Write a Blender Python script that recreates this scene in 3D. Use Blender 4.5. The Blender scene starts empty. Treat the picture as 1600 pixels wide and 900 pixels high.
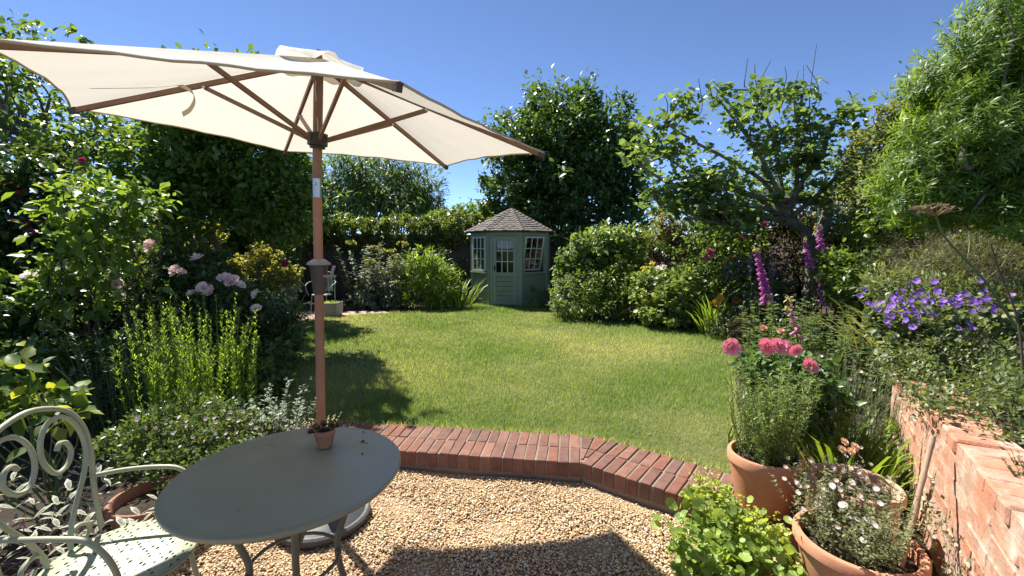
import bpy, bmesh, math, random
import numpy as np
from mathutils import Vector, Matrix

# ------------------------------------------------------------------ camera, sky, sun, exposure
S = bpy.context.scene
F = 690.0 / 1600.0            # focal length / picture width
PITCH = math.radians(5.2)
CAMH = 1.55
cam_d = bpy.data.cameras.new('camera'); cam = bpy.data.objects.new('camera', cam_d)
S.collection.objects.link(cam); S.camera = cam
cam_d.sensor_width = 36; cam_d.lens = 36 * F; cam_d.clip_start = 0.05; cam_d.clip_end = 3000
cam.location = (0, 0, CAMH); cam.rotation_euler = (math.pi / 2 - PITCH, 0, 0)

SUN_TO = Vector((0.487, -0.54, -1.0)).normalized()      # direction the light travels
SUN_EL = math.asin(-SUN_TO.z); SUN_AZ = math.atan2(-SUN_TO.x, -SUN_TO.y)   # clockwise from +Y
W = bpy.data.worlds.new('World'); S.world = W; W.use_nodes = True
wn = W.node_tree.nodes; wl = W.node_tree.links
sky = wn.new('ShaderNodeTexSky'); sky.sky_type = 'NISHITA'; sky.sun_disc = False
sky.sun_elevation = SUN_EL; sky.sun_rotation = SUN_AZ
sky.altitude = 0; sky.air_density = 0.36; sky.dust_density = 0.0; sky.ozone_density = 3.4
wl.new(sky.outputs[0], wn['Background'].inputs[0]); wn['Background'].inputs[1].default_value = 0.13
sun_d = bpy.data.lights.new('sun', 'SUN'); sun = bpy.data.objects.new('sun', sun_d); S.collection.objects.link(sun)
sun_d.energy = 5.0; sun_d.angle = math.radians(0.53); sun_d.color = (1.0, 0.955, 0.88)
sun.rotation_euler = SUN_TO.to_track_quat('-Z', 'Y').to_euler(); sun.location = (-4, 6, 12)
S.view_settings.view_transform = 'Standard'; S.view_settings.look = 'None'
S.view_settings.exposure = 1.15; S.view_settings.gamma = 1.0; S.view_settings.use_curve_mapping = False
S.render.engine = 'CYCLES'
S.cycles.max_bounces = 7; S.cycles.diffuse_bounces = 4; S.cycles.transmission_bounces = 4
S.cycles.transparent_max_bounces = 12; S.cycles.sample_clamp_indirect = 6; S.cycles.caustics_reflective = False; S.cycles.caustics_refractive = False
try: S.cycles.use_denoising = True
except Exception: pass

rng = np.random.default_rng(7); random.seed(7)
COL = S.collection
cp, sp = math.cos(PITCH), math.sin(PITCH)
def at(px, py, Y):
    "point of the garden at distance Y that is seen at photograph pixel px, py"
    u = (px - 800) / 690; v = (py - 450) / 690
    dy = cp - v * sp; dz = -sp - v * cp; t = Y / dy
    return np.array((u * t, Y, CAMH + dz * t))
def gnd(px, py, z):
    u = (px - 800) / 690; v = (py - 450) / 690
    dy = cp - v * sp; dz = -sp - v * cp; t = (z - CAMH) / dz
    return np.array((u * t, dy * t, z))

# ------------------------------------------------------------------ materials
MATS = {}
def new_mat(name):
    m = bpy.data.materials.new(name); m.use_nodes = True
    return m, m.node_tree.nodes, m.node_tree.links, m.node_tree.nodes['Principled BSDF']
def rgb(c): return (c[0], c[1], c[2], 1)
def mixrgb(n, l, fac, a, b):
    x = n.new('ShaderNodeMix'); x.data_type = 'RGBA'
    for sock, val in ((x.inputs[0], fac), (x.inputs[6], a), (x.inputs[7], b)):
        if hasattr(val, 'is_output'): l.new(val, sock)
        elif isinstance(val, (int, float)): sock.default_value = val
        else: sock.default_value = rgb(val)
    return x.outputs[2]
def ramp(n, l, fac, stops, interp='LINEAR'):
    r = n.new('ShaderNodeValToRGB'); r.color_ramp.interpolation = interp
    e = r.color_ramp.elements
    while len(e) < len(stops): e.new(0.5)
    for i, (p_, c) in enumerate(stops): e[i].position = p_; e[i].color = rgb(c)
    l.new(fac, r.inputs[0]); return r.outputs[0]
def noise(n, l, scale, detail=4, rough=.55, coord='Object', vec=None):
    t = n.new('ShaderNodeTexNoise'); t.inputs['Scale'].default_value = scale
    t.inputs['Detail'].default_value = detail; t.inputs['Roughness'].default_value = rough
    if vec is None:
        c = n.new('ShaderNodeTexCoord'); vec = c.outputs[coord]
    l.new(vec, t.inputs['Vector']); return t.outputs[0]
def bump(n, l, h, b, strength=.3, dist=.01):
    x = n.new('ShaderNodeBump'); x.inputs['Strength'].default_value = strength; x.inputs['Distance'].default_value = dist
    l.new(h, x.inputs['Height']); l.new(x.outputs[0], b.inputs['Normal'])
def surf(name, c1, c2, scale=8, rough=.7, bstr=.25, bdist=.01, metal=0, spec=.4, fine=60):
    if name in MATS: return MATS[name]
    m, n, l, b = new_mat(name)
    f = noise(n, l, scale, 6, .65)
    fr = ramp(n, l, f, [(.3, (0, 0, 0)), (.7, (1, 1, 1))])
    l.new(mixrgb(n, l, fr, c1, c2), b.inputs['Base Color'])
    b.inputs['Roughness'].default_value = rough; b.inputs['Metallic'].default_value = metal
    b.inputs['Specular IOR Level'].default_value = spec
    if bstr: bump(n, l, noise(n, l, fine, 5, .7), b, bstr, bdist)
    MATS[name] = m; return m
def leafmat(name, dark, light, trans=.35, glow=1.6, rough=.42, spec=.45):
    "leaf: each leaf has its own tint; light passes through"
    if name in MATS: return MATS[name]
    dark = tuple(x * 1.12 for x in dark); light = tuple(min(.8, x * 1.25) for x in light)
    m, n, l, b = new_mat(name)
    a = n.new('ShaderNodeAttribute'); a.attribute_name = 'tint'
    c = mixrgb(n, l, a.outputs['Fac'], dark, light)
    l.new(c, b.inputs['Base Color']); b.inputs['Roughness'].default_value = rough
    b.inputs['Specular IOR Level'].default_value = spec
    t = n.new('ShaderNodeBsdfTranslucent')
    tc = mixrgb(n, l, a.outputs['Fac'], tuple(min(.95, x * glow * k) for x, k in zip(dark, (1.35, 1.25, .5))),
                tuple(min(.95, x * glow * k) for x, k in zip(light, (1.35, 1.25, .5))))
    l.new(tc, t.inputs[0])
    mx = n.new('ShaderNodeMixShader'); mx.inputs[0].default_value = trans
    l.new(b.outputs[0], mx.inputs[1]); l.new(t.outputs[0], mx.inputs[2])
    l.new(mx.outputs[0], n['Material Output'].inputs[0])
    MATS[name] = m; return m
def petal(name, c1, c2, trans=.3):
    if name in MATS: return MATS[name]
    m, n, l, b = new_mat(name)
    o = n.new('ShaderNodeObjectInfo')
    c = mixrgb(n, l, noise(n, l, 30, 3), c1, c2)
    l.new(c, b.inputs['Base Color']); b.inputs['Roughness'].default_value = .6; b.inputs['Specular IOR Level'].default_value = .2
    t = n.new('ShaderNodeBsdfTranslucent'); l.new(c, t.inputs[0])
    mx = n.new('ShaderNodeMixShader'); mx.inputs[0].default_value = trans
    l.new(b.outputs[0], mx.inputs[1]); l.new(t.outputs[0], mx.inputs[2]); l.new(mx.outputs[0], n['Material Output'].inputs[0])
    MATS[name] = m; return m

def brickmat(name, cols, lime=0.0, rough=.85, wash=False):
    m, n, l, b = new_mat(name)
    o = n.new('ShaderNodeObjectInfo')
    k = len(cols)
    base = ramp(n, l, o.outputs['Random'], [(i / max(1, k - 1), c) for i, c in enumerate(cols)])
    co = n.new('ShaderNodeTexCoord')
    # shift the pattern from brick to brick
    mp = n.new('ShaderNodeVectorMath'); mp.operation = 'ADD'
    l.new(co.outputs['Object'], mp.inputs[0])
    cb = n.new('ShaderNodeCombineXYZ'); mu = n.new('ShaderNodeMath'); mu.operation = 'MULTIPLY'; mu.inputs[1].default_value = 37
    l.new(o.outputs['Random'], mu.inputs[0]); l.new(mu.outputs[0], cb.inputs[0]); l.new(mu.outputs[0], cb.inputs[1]); l.new(cb.outputs[0], mp.inputs[1])
    f = noise(n, l, 14, 6, .7, vec=mp.outputs[0])
    fr = ramp(n, l, f, [(.3, (.62, .6, .6)), (.62, (1.12, 1.08, 1.05))])
    mm = n.new('ShaderNodeMix'); mm.data_type = 'RGBA'; mm.blend_type = 'MULTIPLY'; mm.inputs[0].default_value = .8
    l.new(base, mm.inputs[6]); l.new(fr, mm.inputs[7]); c = mm.outputs[2]
    if lime:
        g = noise(n, l, 7, 5, .65, vec=mp.outputs[0])
        gr = ramp(n, l, g, [(.58 - lime * .3, (0, 0, 0)), (.86 - lime * .2, (.85, .85, .85))])
        c = mixrgb(n, l, gr, c, (.68, .57, .46))
    if wash:                                              # flaking limewash and dirt running across the bricks
        ge = n.new('ShaderNodeNewGeometry')
        c = mixrgb(n, l, ramp(n, l, noise(n, l, 7.5, 8, .72, vec=ge.outputs['Position']), [(.5, (0, 0, 0)), (.63, (.75, .75, .75))]), c, (.64, .54, .44))
        c = mixrgb(n, l, ramp(n, l, noise(n, l, 5, 6, .7, vec=ge.outputs['Position']), [(.47, (0, 0, 0)), (.62, (.75, .75, .75))]), c, (.52, .21, .115))
        c = mixrgb(n, l, ramp(n, l, noise(n, l, 11, 8, .75, vec=ge.outputs['Position']), [(.55, (0, 0, 0)), (.72, (.75, .75, .75))]), c, (.24, .17, .12))
    l.new(c, b.inputs['Base Color']); b.inputs['Roughness'].default_value = rough; b.inputs['Specular IOR Level'].default_value = .25
    bump(n, l, noise(n, l, 45 if wash else 90, 8, .75, vec=mp.outputs[0]), b, .8 if wash else .5, .012 if wash else .006)
    MATS[name] = m; return m

# ------------------------------------------------------------------ object helpers
def link(o, parent=None):
    COL.objects.link(o)
    if parent is not None: o.parent = parent
    return o
def tag(o, label=None, cat=None, group=None, kind=None):
    if label: o['label'] = label
    if cat: o['category'] = cat
    if group: o['group'] = group
    if kind: o['kind'] = kind
    return o
def thing(name, label, cat, loc=(0, 0, 0), group=None):
    o = bpy.data.objects.new(name, None); o.empty_display_size = .1; link(o); o.location = [float(x) for x in loc]
    return tag(o, label, cat, group)
def mesh_np(name, V, T, mat, tint=None, smooth=False):
    me = bpy.data.meshes.new(name)
    V = np.ascontiguousarray(V, dtype=np.float32); T = np.ascontiguousarray(T, dtype=np.int32)
    me.vertices.add(len(V)); me.vertices.foreach_set('co', V.ravel())
    me.loops.add(T.size); me.loops.foreach_set('vertex_index', T.ravel())
    me.polygons.add(len(T)); me.polygons.foreach_set('loop_start', np.arange(0, T.size, T.shape[1], dtype=np.int32))
    if smooth: me.polygons.foreach_set('use_smooth', np.ones(len(T), dtype=bool))
    if tint is not None:
        a = me.attributes.new('tint', 'FLOAT', 'POINT'); a.data.foreach_set('value', np.ascontiguousarray(tint, dtype=np.float32))
    me.update(calc_edges=True); me.validate()
    for m in (mat if isinstance(mat, (list, tuple)) else [mat]): me.materials.append(m)
    return me
def obj_np(name, V, T, mat, parent=None, tint=None, smooth=False, origin=None):
    "origin: the parent's location, so that world coordinates can be given"
    if origin is not None: V = np.asarray(V) - np.asarray(origin)
    return link(bpy.data.objects.new(name, mesh_np(name, V, T, mat, tint, smooth)), parent)

class MB:
    def __init__(s): s.v = []; s.f = []; s.sm = []
    def add(s, V, Fs, smooth=False):
        k = len(s.v); s.v += [tuple(float(c) for c in p) for p in V]; s.f += [tuple(i + k for i in f) for f in Fs]; s.sm += [smooth] * len(Fs)
    def box(s, c, size, M=None):
        hx, hy, hz = size[0] / 2, size[1] / 2, size[2] / 2
        V = [Vector((x, y, z)) for x in (-hx, hx) for y in (-hy, hy) for z in (-hz, hz)]
        if M is not None: V = [M @ p for p in V]
        V = [p + Vector([float(q) for q in c]) for p in V]
        s.add(V, [(0, 1, 3, 2), (4, 6, 7, 5), (0, 4, 5, 1), (2, 3, 7, 6), (0, 2, 6, 4), (1, 5, 7, 3)])
    def tube(s, pts, rad, seg=8, cap=True):
        pts = [Vector([float(q) for q in p]) for p in pts]; n = len(pts)
        if not hasattr(rad, '__len__'): rad = [rad] * n
        V = []; Fs = []; up = None
        for i, p in enumerate(pts):
            d = (pts[min(i + 1, n - 1)] - pts[max(i - 1, 0)])
            if d.length < 1e-9: d = Vector((0, 0, 1))
            d.normalize()
            if up is None:
                up = d.orthogonal().normalized()
            else:
                up = (up - d * up.dot(d)); up = up.normalized() if up.length > 1e-6 else d.orthogonal().normalized()
            w = d.cross(up)
            for k in range(seg):
                a = 2 * math.pi * k / seg
                V.append(p + (up * math.cos(a) + w * math.sin(a)) * rad[i])
        for i in range(n - 1):
            for k in range(seg):
                k2 = (k + 1) % seg
                Fs.append((i * seg + k, i * seg + k2, (i + 1) * seg + k2, (i + 1) * seg + k))
        if cap: Fs.append(tuple(range(seg))[::-1]); Fs.append(tuple((n - 1) * seg + k for k in range(seg)))
        s.add(V, Fs, True)
    def lathe(s, prof, seg=32, c=(0, 0, 0), sx=1, wob=None):
        V = []; Fs = []; n = len(prof)
        for i, (r, z) in enumerate(prof):
            for k in range(seg):
                a = 2 * math.pi * k / seg
                V.append((c[0] + r * math.cos(a), c[1] + r * math.sin(a), c[2] + z))
        for i in range(n - 1):
            for k in range(seg):
                k2 = (k + 1) % seg
                Fs.append((i * seg + k, i * seg + k2, (i + 1) * seg + k2, (i + 1) * seg + k))
        if prof[0][0] > 1e-4: Fs.append(tuple(range(seg))[::-1])
        if prof[-1][0] > 1e-4: Fs.append(tuple((n - 1) * seg + k for k in range(seg)))
        s.add(V, Fs, True)
    def poly(s, pts, z0, z1):
        n = len(pts)
        s.add([(p[0], p[1], z0) for p in pts] + [(p[0], p[1], z1) for p in pts],
              [tuple(range(n))[::-1], tuple(range(n, 2 * n))] + [(i, (i + 1) % n, n + (i + 1) % n, n + i) for i in range(n)])
    def mesh(s, name, mat, autosmooth=True):
        me = bpy.data.meshes.new(name); me.from_pydata(s.v, [], s.f)
        me.polygons.foreach_set('use_smooth', s.sm); me.update()
        if autosmooth: me.set_sharp_from_angle(angle=math.radians(40))
        me.materials.append(mat); return me
    def build(s, name, mat, parent=None, bevel=0):
        o = link(bpy.data.objects.new(name, s.mesh(name, mat)), parent)
        if bevel:
            b = o.modifiers.new('bevel', 'BEVEL'); b.width = bevel; b.segments = 2; b.limit_method = 'ANGLE'; b.angle_limit = math.radians(50)
        return o
def smoothpath(P, k=6):
    "Catmull-Rom through the points"
    P = [np.array(p, float) for p in P]; Q = [2 * P[0] - P[1]] + P + [2 * P[-1] - P[-2]]; out = []
    for i in range(1, len(Q) - 2):
        a, b, c, d = Q[i - 1:i + 3]
        for t in np.linspace(0, 1, k, endpoint=False):
            out.append(.5 * (2 * b + (c - a) * t + (2 * a - 5 * b + 4 * c - d) * t * t + (3 * b - a - 3 * c + d) * t ** 3))
    out.append(P[-1]); return out

# ------------------------------------------------------------------ leaves
def TM(v, t): return np.array(v, float), np.array(t, int)
LEAF = {
    'small': TM([(0, 0, 0), (.27, .45, .06), (0, 1, -.06), (-.27, .45, .06)], [(0, 1, 2), (0, 2, 3)]),
    'ovate': TM([(0, 0, 0), (.3, .38, .07), (-.3, .38, .07), (0, .45, -.02), (.2, .72, .03), (-.2, .72, .03), (0, 1, -.14)],
                [(0, 1, 3), (0, 3, 2), (1, 4, 3), (3, 5, 2), (3, 4, 6), (3, 6, 5)]),
    'lance': TM([(0, 0, 0), (.085, .3, .03), (-.085, .3, .03), (.08, .62, -.02), (-.08, .62, -.02), (0, 1, -.16)], [(0, 1, 2), (1, 3, 4), (1, 4, 2), (3, 5, 4)]),
    'needle': TM([(-.05, 0, 0), (.05, 0, 0), (0, 1, -.05)], [(0, 1, 2)]),
    'hair': TM([(-.014, 0, 0), (.014, 0, 0), (0, 1, -.08)], [(0, 1, 2)]),
    'round': TM([(0, 0, 0), (.3, .08, .05), (.5, .4, .1), (.42, .75, .06), (.12, .98, 0), (-.12, .98, 0), (-.42, .75, .06), (-.5, .4, .1), (-.3, .08, .05), (0, .5, -.06)],
                [(9, i, (i + 1) % 9) for i in range(9)]),
    'blade': TM([(-.022, 0, 0), (.022, 0, 0), (-.026, .4, .0), (.026, .4, .0), (-.018, .75, -.07), (.018, .75, -.07), (0, 1, -.24)],
                [(0, 1, 3), (0, 3, 2), (2, 3, 5), (2, 5, 4), (4, 5, 6)]),
    'fig': TM([(0, 0, 0), (.16, .08, .03), (.3, .24, .07), (.26, .4, .03), (.36, .64, .06), (.2, .68, .02), (0, 1, -.12), (-.2, .68, .02), (-.36, .64, .06), (-.26, .4, .03), (-.3, .24, .07), (-.16, .08, .03), (0, .42, -.05)],
              [(12, i, (i + 1) % 12) for i in range(12)]),
}
def unit(a): return a / np.maximum(np.linalg.norm(a, axis=-1, keepdims=True), 1e-9)
def leaf_arrays(P, A, N, size, kind, tint, wvar=.2):
    tv, tt = LEAF[kind]; n = len(P)
    A = unit(A); X = unit(np.cross(A, N)); Z = np.cross(X, A)
    sz = np.broadcast_to(np.asarray(size, float), (n,))
    w = 1 + rng.uniform(-wvar, wvar, n)
    V = (P[:, None, :] + (tv[None, :, 0, None] * w[:, None, None] * X[:, None, :] + tv[None, :, 1, None] * A[:, None, :] + tv[None, :, 2, None] * Z[:, None, :]) * sz[:, None, None])
    k = len(tv)
    T = (tt[None] + (np.arange(n) * k)[:, None, None]).reshape(-1, 3)
    return V.reshape(-1, 3), T, np.repeat(tint, k)
def rnd3(n): return unit(rng.normal(size=(n, 3)))
def blob(px, py, Y, rx, rz, ry=None):
    "ellipsoid seen at that pixel with half sizes rx, rz in pixels, ry in metres"
    c = at(px, py, Y); k = Y / 690
    return (c, np.array((rx * k, ry if ry else (rx + rz) / 2 * k, rz * k)))
def crown_points(blobs, n, clump=.12, per=26, shell=.55, zmin=None):
    areas = np.array([(r[0] * r[1] * r[2]) ** (2 / 3) for _, r in blobs]); areas /= areas.sum()
    P = []; O = []; C = []
    for (c, r), a in zip(blobs, areas):
        nc = max(2, int(n * a / per)); d = rnd3(nc)
        ph = rng.uniform(0, 6, 3)
        lump = 1 + .13 * np.sin(d[:, 0] * 5 + ph[0]) + .1 * np.sin(d[:, 1] * 7 + ph[1]) + .1 * np.sin(d[:, 2] * 6 + ph[2])
        rad = (shell + (1 - shell) * rng.random(nc) ** .6) * lump * (1 + .12 * rng.normal(size=nc) * (rng.random(nc) < .3))
        cc = c + d * r * rad[:, None]; C.append(cc)
        m = float(np.mean(r)) * clump / .12 * .16
        pp = cc[:, None, :] + rng.normal(size=(nc, per, 3)) * m * rng.uniform(.5, 1.2, (nc, 1, 1))
        P.append(pp.reshape(-1, 3)); O.append(np.repeat(d, per, axis=0))
    P = np.concatenate(P); O = np.concatenate(O); C = np.concatenate(C)
    if zmin is not None:
        k = P[:, 2] > zmin; P = P[k]; O = O[k]
    return P, O, C
FH = ('flower_head', 'flower_spike', 'flower_sprays', 'flower_heads', 'buds')
def foliage(name, blobs, n, size, kind, mat, parent, clump=.12, per=26, shell=.55, droop=-.1, zmin=.12, tintpow=1., upn=.75, out=.55):
    P, O, C = crown_points(blobs, n, clump, per, shell, zmin)
    m = len(P)
    A = O * out + rnd3(m) * .75 + np.array((0, 0, droop))
    N = np.array((0, 0, upn)) + rnd3(m) * .6 + O * .25
    s = size * rng.uniform(.45, 1.4, m)
    tint = np.clip(rng.random(m) ** tintpow * .8 + np.repeat(rng.random(m // per + 1), per)[:m] * .25, 0, 1)
    V, T, ti = leaf_arrays(P, A, N, s, kind, tint)
    o = obj_np(name, V, T, mat, parent, ti, origin=parent.location if parent else None)
    if name in FH: o['kind'] = 'stuff'
    return o, C
def wob(a, b, n=6, amp=.06, sag=0):
    a = np.array(a, float); b = np.array(b, float); L = np.linalg.norm(b - a); pts = []
    off = np.zeros(3)
    for i in range(n + 1):
        t = i / n
        if 0 < i < n: off = off * .6 + rng.normal(size=3) * amp * L
        else: off = off * (0 if i == 0 else .5)
        pts.append(a + (b - a) * t + off + np.array((0, 0, sag * L * 4 * t * (1 - t))))
    return pts
BARK = lambda: surf('bark', (.1, .075, .055), (.2, .16, .125), 10, .9, .8, .02)
STEM = lambda: surf('green_stem', (.08, .12, .035), (.13, .17, .06), 20, .6, .1)
WSTEM = lambda: surf('woody_stem', (.06, .042, .03), (.12, .085, .06), 20, .85, .3)
def stems(parent, base, targets, r0=.012, mat=None, name='stems', n=5, spread=.08, amp=.05):
    mb = MB()
    for t in targets:
        b = np.array(base, float) + np.array((rng.normal() * spread, rng.normal() * spread, 0))
        p = smoothpath(wob(b, t, n, amp), 2)
        mb.tube([q - np.array(parent.location) for q in p], list(np.linspace(r0, r0 * .3, len(p))), 5)
    return mb.build(name, mat or WSTEM(), parent)
def shrub(name, label, cat, base, blobs, n, size, kind, mat, group=None, stemr=.012, nst=14, smat=None, local=False, **kw):
    t = thing(name, label, cat, base, group)
    o, C = foliage('foliage', blobs, n, size, kind, mat, t, **kw)
    idx = rng.choice(len(C), min(nst, len(C)), replace=False)
    if local:
        for i in idx: stems(t, (C[i][0], C[i][1], base[2]), [C[i]], stemr, smat, name='stem')
    else: stems(t, base, C[idx], stemr, smat)
    return t
def tree(name, label, base, fork, blobs, n, size, kind, mat, r0=.12, nl=16, bark=None, group=None, cat='tree', **kw):
    t = thing(name, label, cat, base, group)
    o, C = foliage('crown', blobs, n, size, kind, mat, t, **kw)
    mb = MB(); L = np.array(t.location)
    p = smoothpath(wob(base, fork, 5, .03), 3); mb.tube([q - L for q in p], list(np.linspace(r0, r0 * .7, len(p))), 10)
    for i in rng.choice(len(C), min(nl, len(C)), replace=False):
        q = smoothpath(wob(fork, C[i], 6, .05, .03), 3); mb.tube([x - L for x in q], list(np.linspace(r0 * .5, r0 * .06, len(q))), 6)
    mb.build('trunk', bark or BARK(), t)
    return t
def spikes(name, label, cat, base, rad, n, h, mat, leaf=.05, kind='lance', per=40, lean=.18, group=None, r0=.004, tip=None, bare=.1, up=.7, smat=None):
    "clump of upright stems clothed in narrow leaves"
    t = thing(name, label, cat, base, group); B = np.array(base, float); mb = MB(); P = []; A = []; N = []; SZ = []; tips = []
    for i in range(n):
        a = rng.uniform(0, 6.283); r = rad * math.sqrt(rng.random())
        b = B + np.array((math.cos(a) * r, math.sin(a) * r, 0)); hh = h * rng.uniform(.62, 1.08)
        e = b + np.array((math.cos(a) * r / rad * lean * hh + rng.normal() * .05 * hh, math.sin(a) * r / rad * lean * hh + rng.normal() * .05 * hh, hh))
        p = smoothpath(wob(b, e, 3, .025), 3); mb.tube([q - B for q in p], list(np.linspace(r0, r0 * .35, len(p))), 4)
        p = np.array(p); tips.append((p[-1], unit(p[-1] - p[-2])))
        s = bare + (1 - bare) * rng.random(per); k = s * (len(p) - 1); i0 = np.minimum(k.astype(int), len(p) - 2); fr = (k - i0)[:, None]
        q = p[i0] * (1 - fr) + p[i0 + 1] * fr
        ang = rng.uniform(0, 6.283, per); d = np.stack([np.cos(ang), np.sin(ang), np.full(per, up)], 1)
        P.append(q); A.append(d); N.append(np.stack([-np.cos(ang) * .6, -np.sin(ang) * .6, np.ones(per)], 1)); SZ.append(leaf * (1.15 - .55 * s) * rng.uniform(.7, 1.2, per))
    mb.build('stems', smat or STEM(), t)
    P = np.concatenate(P); m = len(P)
    V, T, ti = leaf_arrays(P, np.concatenate(A) + rnd3(m) * .25, np.concatenate(N), np.concatenate(SZ), kind, rng.random(m))
    obj_np('foliage', V, T, mat, t, ti, origin=B)
    return t, tips
def strap_leaves(t, base, n, length, mat, rad=.06, name='foliage', kind='blade', outw=.45, spread=.5):
    B = np.array(base, float); a = rng.uniform(0, 6.283, n); r = rad * np.sqrt(rng.random(n))
    d = np.stack([np.cos(a), np.sin(a), np.zeros(n)], 1)
    P = B + d * r[:, None]; A = d * (rng.random((n, 1)) * spread + outw * .3) + np.array((0, 0, 1.0)) + rnd3(n) * .1
    N = -d + np.array((0, 0, .3)) + rnd3(n) * .2
    # blades bend outward: the template drops in its own normal, so turn the normal inward
    V, T, ti = leaf_arrays(P, A, N * 1.0, length * rng.uniform(.6, 1.15, n), kind, rng.random(n))
    return obj_np(name, V, T, mat, t, ti, origin=np.array(t.location))
def put(name, me, parent, loc, rot=(0, 0, 0), scale=1):
    "one copy of a shared mesh under its thing, at a place in the garden"
    o = bpy.data.objects.new(name, me); link(o, parent)
    o.location = [float(a - b) for a, b in zip(loc, parent.location)]; o.rotation_euler = rot; o.scale = (scale,) * 3 if not hasattr(scale, '__len__') else scale
    return o
def aim(d, roll=0):
    return (Vector([float(x) for x in d]).to_track_quat('Z', 'Y') @ Matrix.Rotation(roll, 3, 'Z').to_quaternion()).to_euler()

# ------------------------------------------------------------------ flower meshes (unit size)
def rose_mesh(name, mat, rings=((.12, .55, 5, .95), (.28, .62, 6, .85), (.5, .62, 7, .62), (.74, .55, 8, .3)), seed=1):
    r_ = np.random.default_rng(seed); V = []; T = []
    for ri, (rad, w, k, ht) in enumerate(rings):
        for j in range(k):
            a0 = 2 * math.pi * (j + .5 * ri) / k + r_.normal() * .1; k0 = len(V); nu, nv = 4, 4
            for v in range(nv):
                for u in range(nu):
                    s = (u / (nu - 1) - .5) * 2; t = v / (nv - 1)
                    a = a0 + s * w * (1.1 if ri else 1.5) * math.sin(.5 + t * 1.5) * .8
                    r = rad * (.25 + .9 * t ** .7) * (1 + r_.normal() * .05) + (.1 * t * t if ri > 1 else -.05 * t)
                    z = ht * (t ** .85) - .12 * s * s * t + r_.normal() * .025
                    V.append((r * math.cos(a), r * math.sin(a), z - .25))
            for v in range(nv - 1):
                for u in range(nu - 1):
                    q = k0 + v * nu + u; T += [(q, q + 1, q + nu + 1), (q, q + nu + 1, q + nu)]
    return mesh_np(name, np.array(V), np.array(T), mat, smooth=True)
def petals_mesh(name, mat, n=5, w=.42, cup=.25, eye=None, eyer=.2, notch=0):
    V = []; T = []; mi = []
    for j in range(n):
        a = 2 * math.pi * j / n; ca, sa = math.cos(a), math.sin(a); k = len(V)
        for (x, y, z) in ((.08, 0, 0), (.55, w * .75, cup * .5), (.55, -w * .75, cup * .5), (.95, w * .6, cup), (.95, -w * .6, cup), (1 - notch, 0, cup * .9)):
            V.append((x * ca - y * sa, x * sa + y * ca, z))
        T += [(k, k + 2, k + 1), (k + 1, k + 2, k + 5), (k + 1, k + 5, k + 3), (k + 2, k + 4, k + 5)]
    mi = [0] * len(T)
    if eye:
        k = len(V); V.append((0, 0, eyer * .6 + .03))
        for j in range(8): a = 2 * math.pi * j / 8; V.append((eyer * math.cos(a), eyer * math.sin(a), .04))
        for j in range(8): T.append((k, k + 1 + j, k + 1 + (j + 1) % 8)); mi.append(1)
    me = mesh_np(name, np.array(V), np.array(T), [mat] + ([eye] if eye else []))
    me.polygons.foreach_set('material_index', mi); return me
def bell_mesh(name, mat):
    mb = MB(); mb.lathe([(.08, 0), (.2, .12), (.27, .4), (.3, .75), (.42, 1.0)], 8); mb.f = [f for f in mb.f if len(f) == 4]; mb.sm = [True] * len(mb.f)
    return mb.mesh(name, mat)

# ------------------------------------------------------------------ the ground
earth = surf('earth', (.045, .03, .02), (.09, .062, .042), 6, .95, .9, .04)
def sheet(name, pts, z0, z1, mat, label=None):
    mb = MB(); mb.poly(pts, z0, z1); return tag(mb.build(name, mat), kind='structure')
R_ = 900
sheet('ground', [(-R_, -R_), (R_, -R_), (R_, R_), (-R_, R_)], -.4, -.03, surf('field', (.06, .09, .025), (.1, .12, .04), .3, .95, .3))
# gravel pad, under the loose stones
gm, n_, l_, b_ = new_mat('gravel_ground')
l_.new(ramp(n_, l_, noise(n_, l_, 90, 3), [(.3, (.16, .1, .055)), (.7, (.42, .3, .18))]), b_.inputs['Base Color']); b_.inputs['Roughness'].default_value = .9
bump(n_, l_, noise(n_, l_, 110, 2), b_, .8, .01)
# kerb line: front edge of the brick edging, at the height of its top
EDGE = [(-2.75, 3.241), (.455, 2.793), (1.52, 1.994)]
e1 = unit(np.array(EDGE[1]) - np.array(EDGE[0])); e2 = unit(np.array(EDGE[2]) - np.array(EDGE[1]))
n1 = np.array((-e1[1], e1[0])); n2 = np.array((-e2[1], e2[0]))          # towards the lawn
ZC = .14
sheet('gravel_bed', [(-3.2, -2), (1.2, -2), (1.9, 1.9), (.52, 2.9), (-2.7, 3.35), (-3.2, 3.0)], -.06, 0, gm)
# soil of the borders, in sheets around the lawn (lawn lies 8 mm above)
sheet('soil', [(-9, 3.35), (-2.75, 3.35), (.5, 2.9), (1.8, 1.95), (2.0, 1.4), (8.5, 1.4), (8.5, 13.2), (-9, 13.2)], -.05, .105, earth)
sheet('border_soil', [(-9, -2), (-2.25, -2), (-2.0, 1.9), (-1.75, 2.55), (-1.85, 3.2), (-2.6, 3.4), (-9, 3.5)], -.05, .06, earth)
LAWN = [(-1.3, 3.44), (-.573, 3.40), (.277, 3.29), (.60, 3.2), (.80, 3.1), (1.02, 2.93), (1.40, 2.66), (1.60, 3.05), (1.95, 3.8), (2.4, 4.7), (2.95, 5.9), (3.38, 6.8), (3.42, 7.3), (3.1, 7.75),
        (2.5, 8.15), (1.75, 8.9), (1.0, 9.7), (.8, 10.3), (.75, 11.2), (-.9, 11.2), (-1.1, 10.5), (-1.9, 9.95), (-2.7, 9.65), (-3.45, 9.3), (-3.95, 8.8), (-3.95, 7.9), (-3.6, 6.8), (-3.1, 5.7), (-2.55, 4.5), (-2.1, 3.8), (-1.7, 3.5)]
lm_, n_, l_, b_ = new_mat('lawn_ground')
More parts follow.
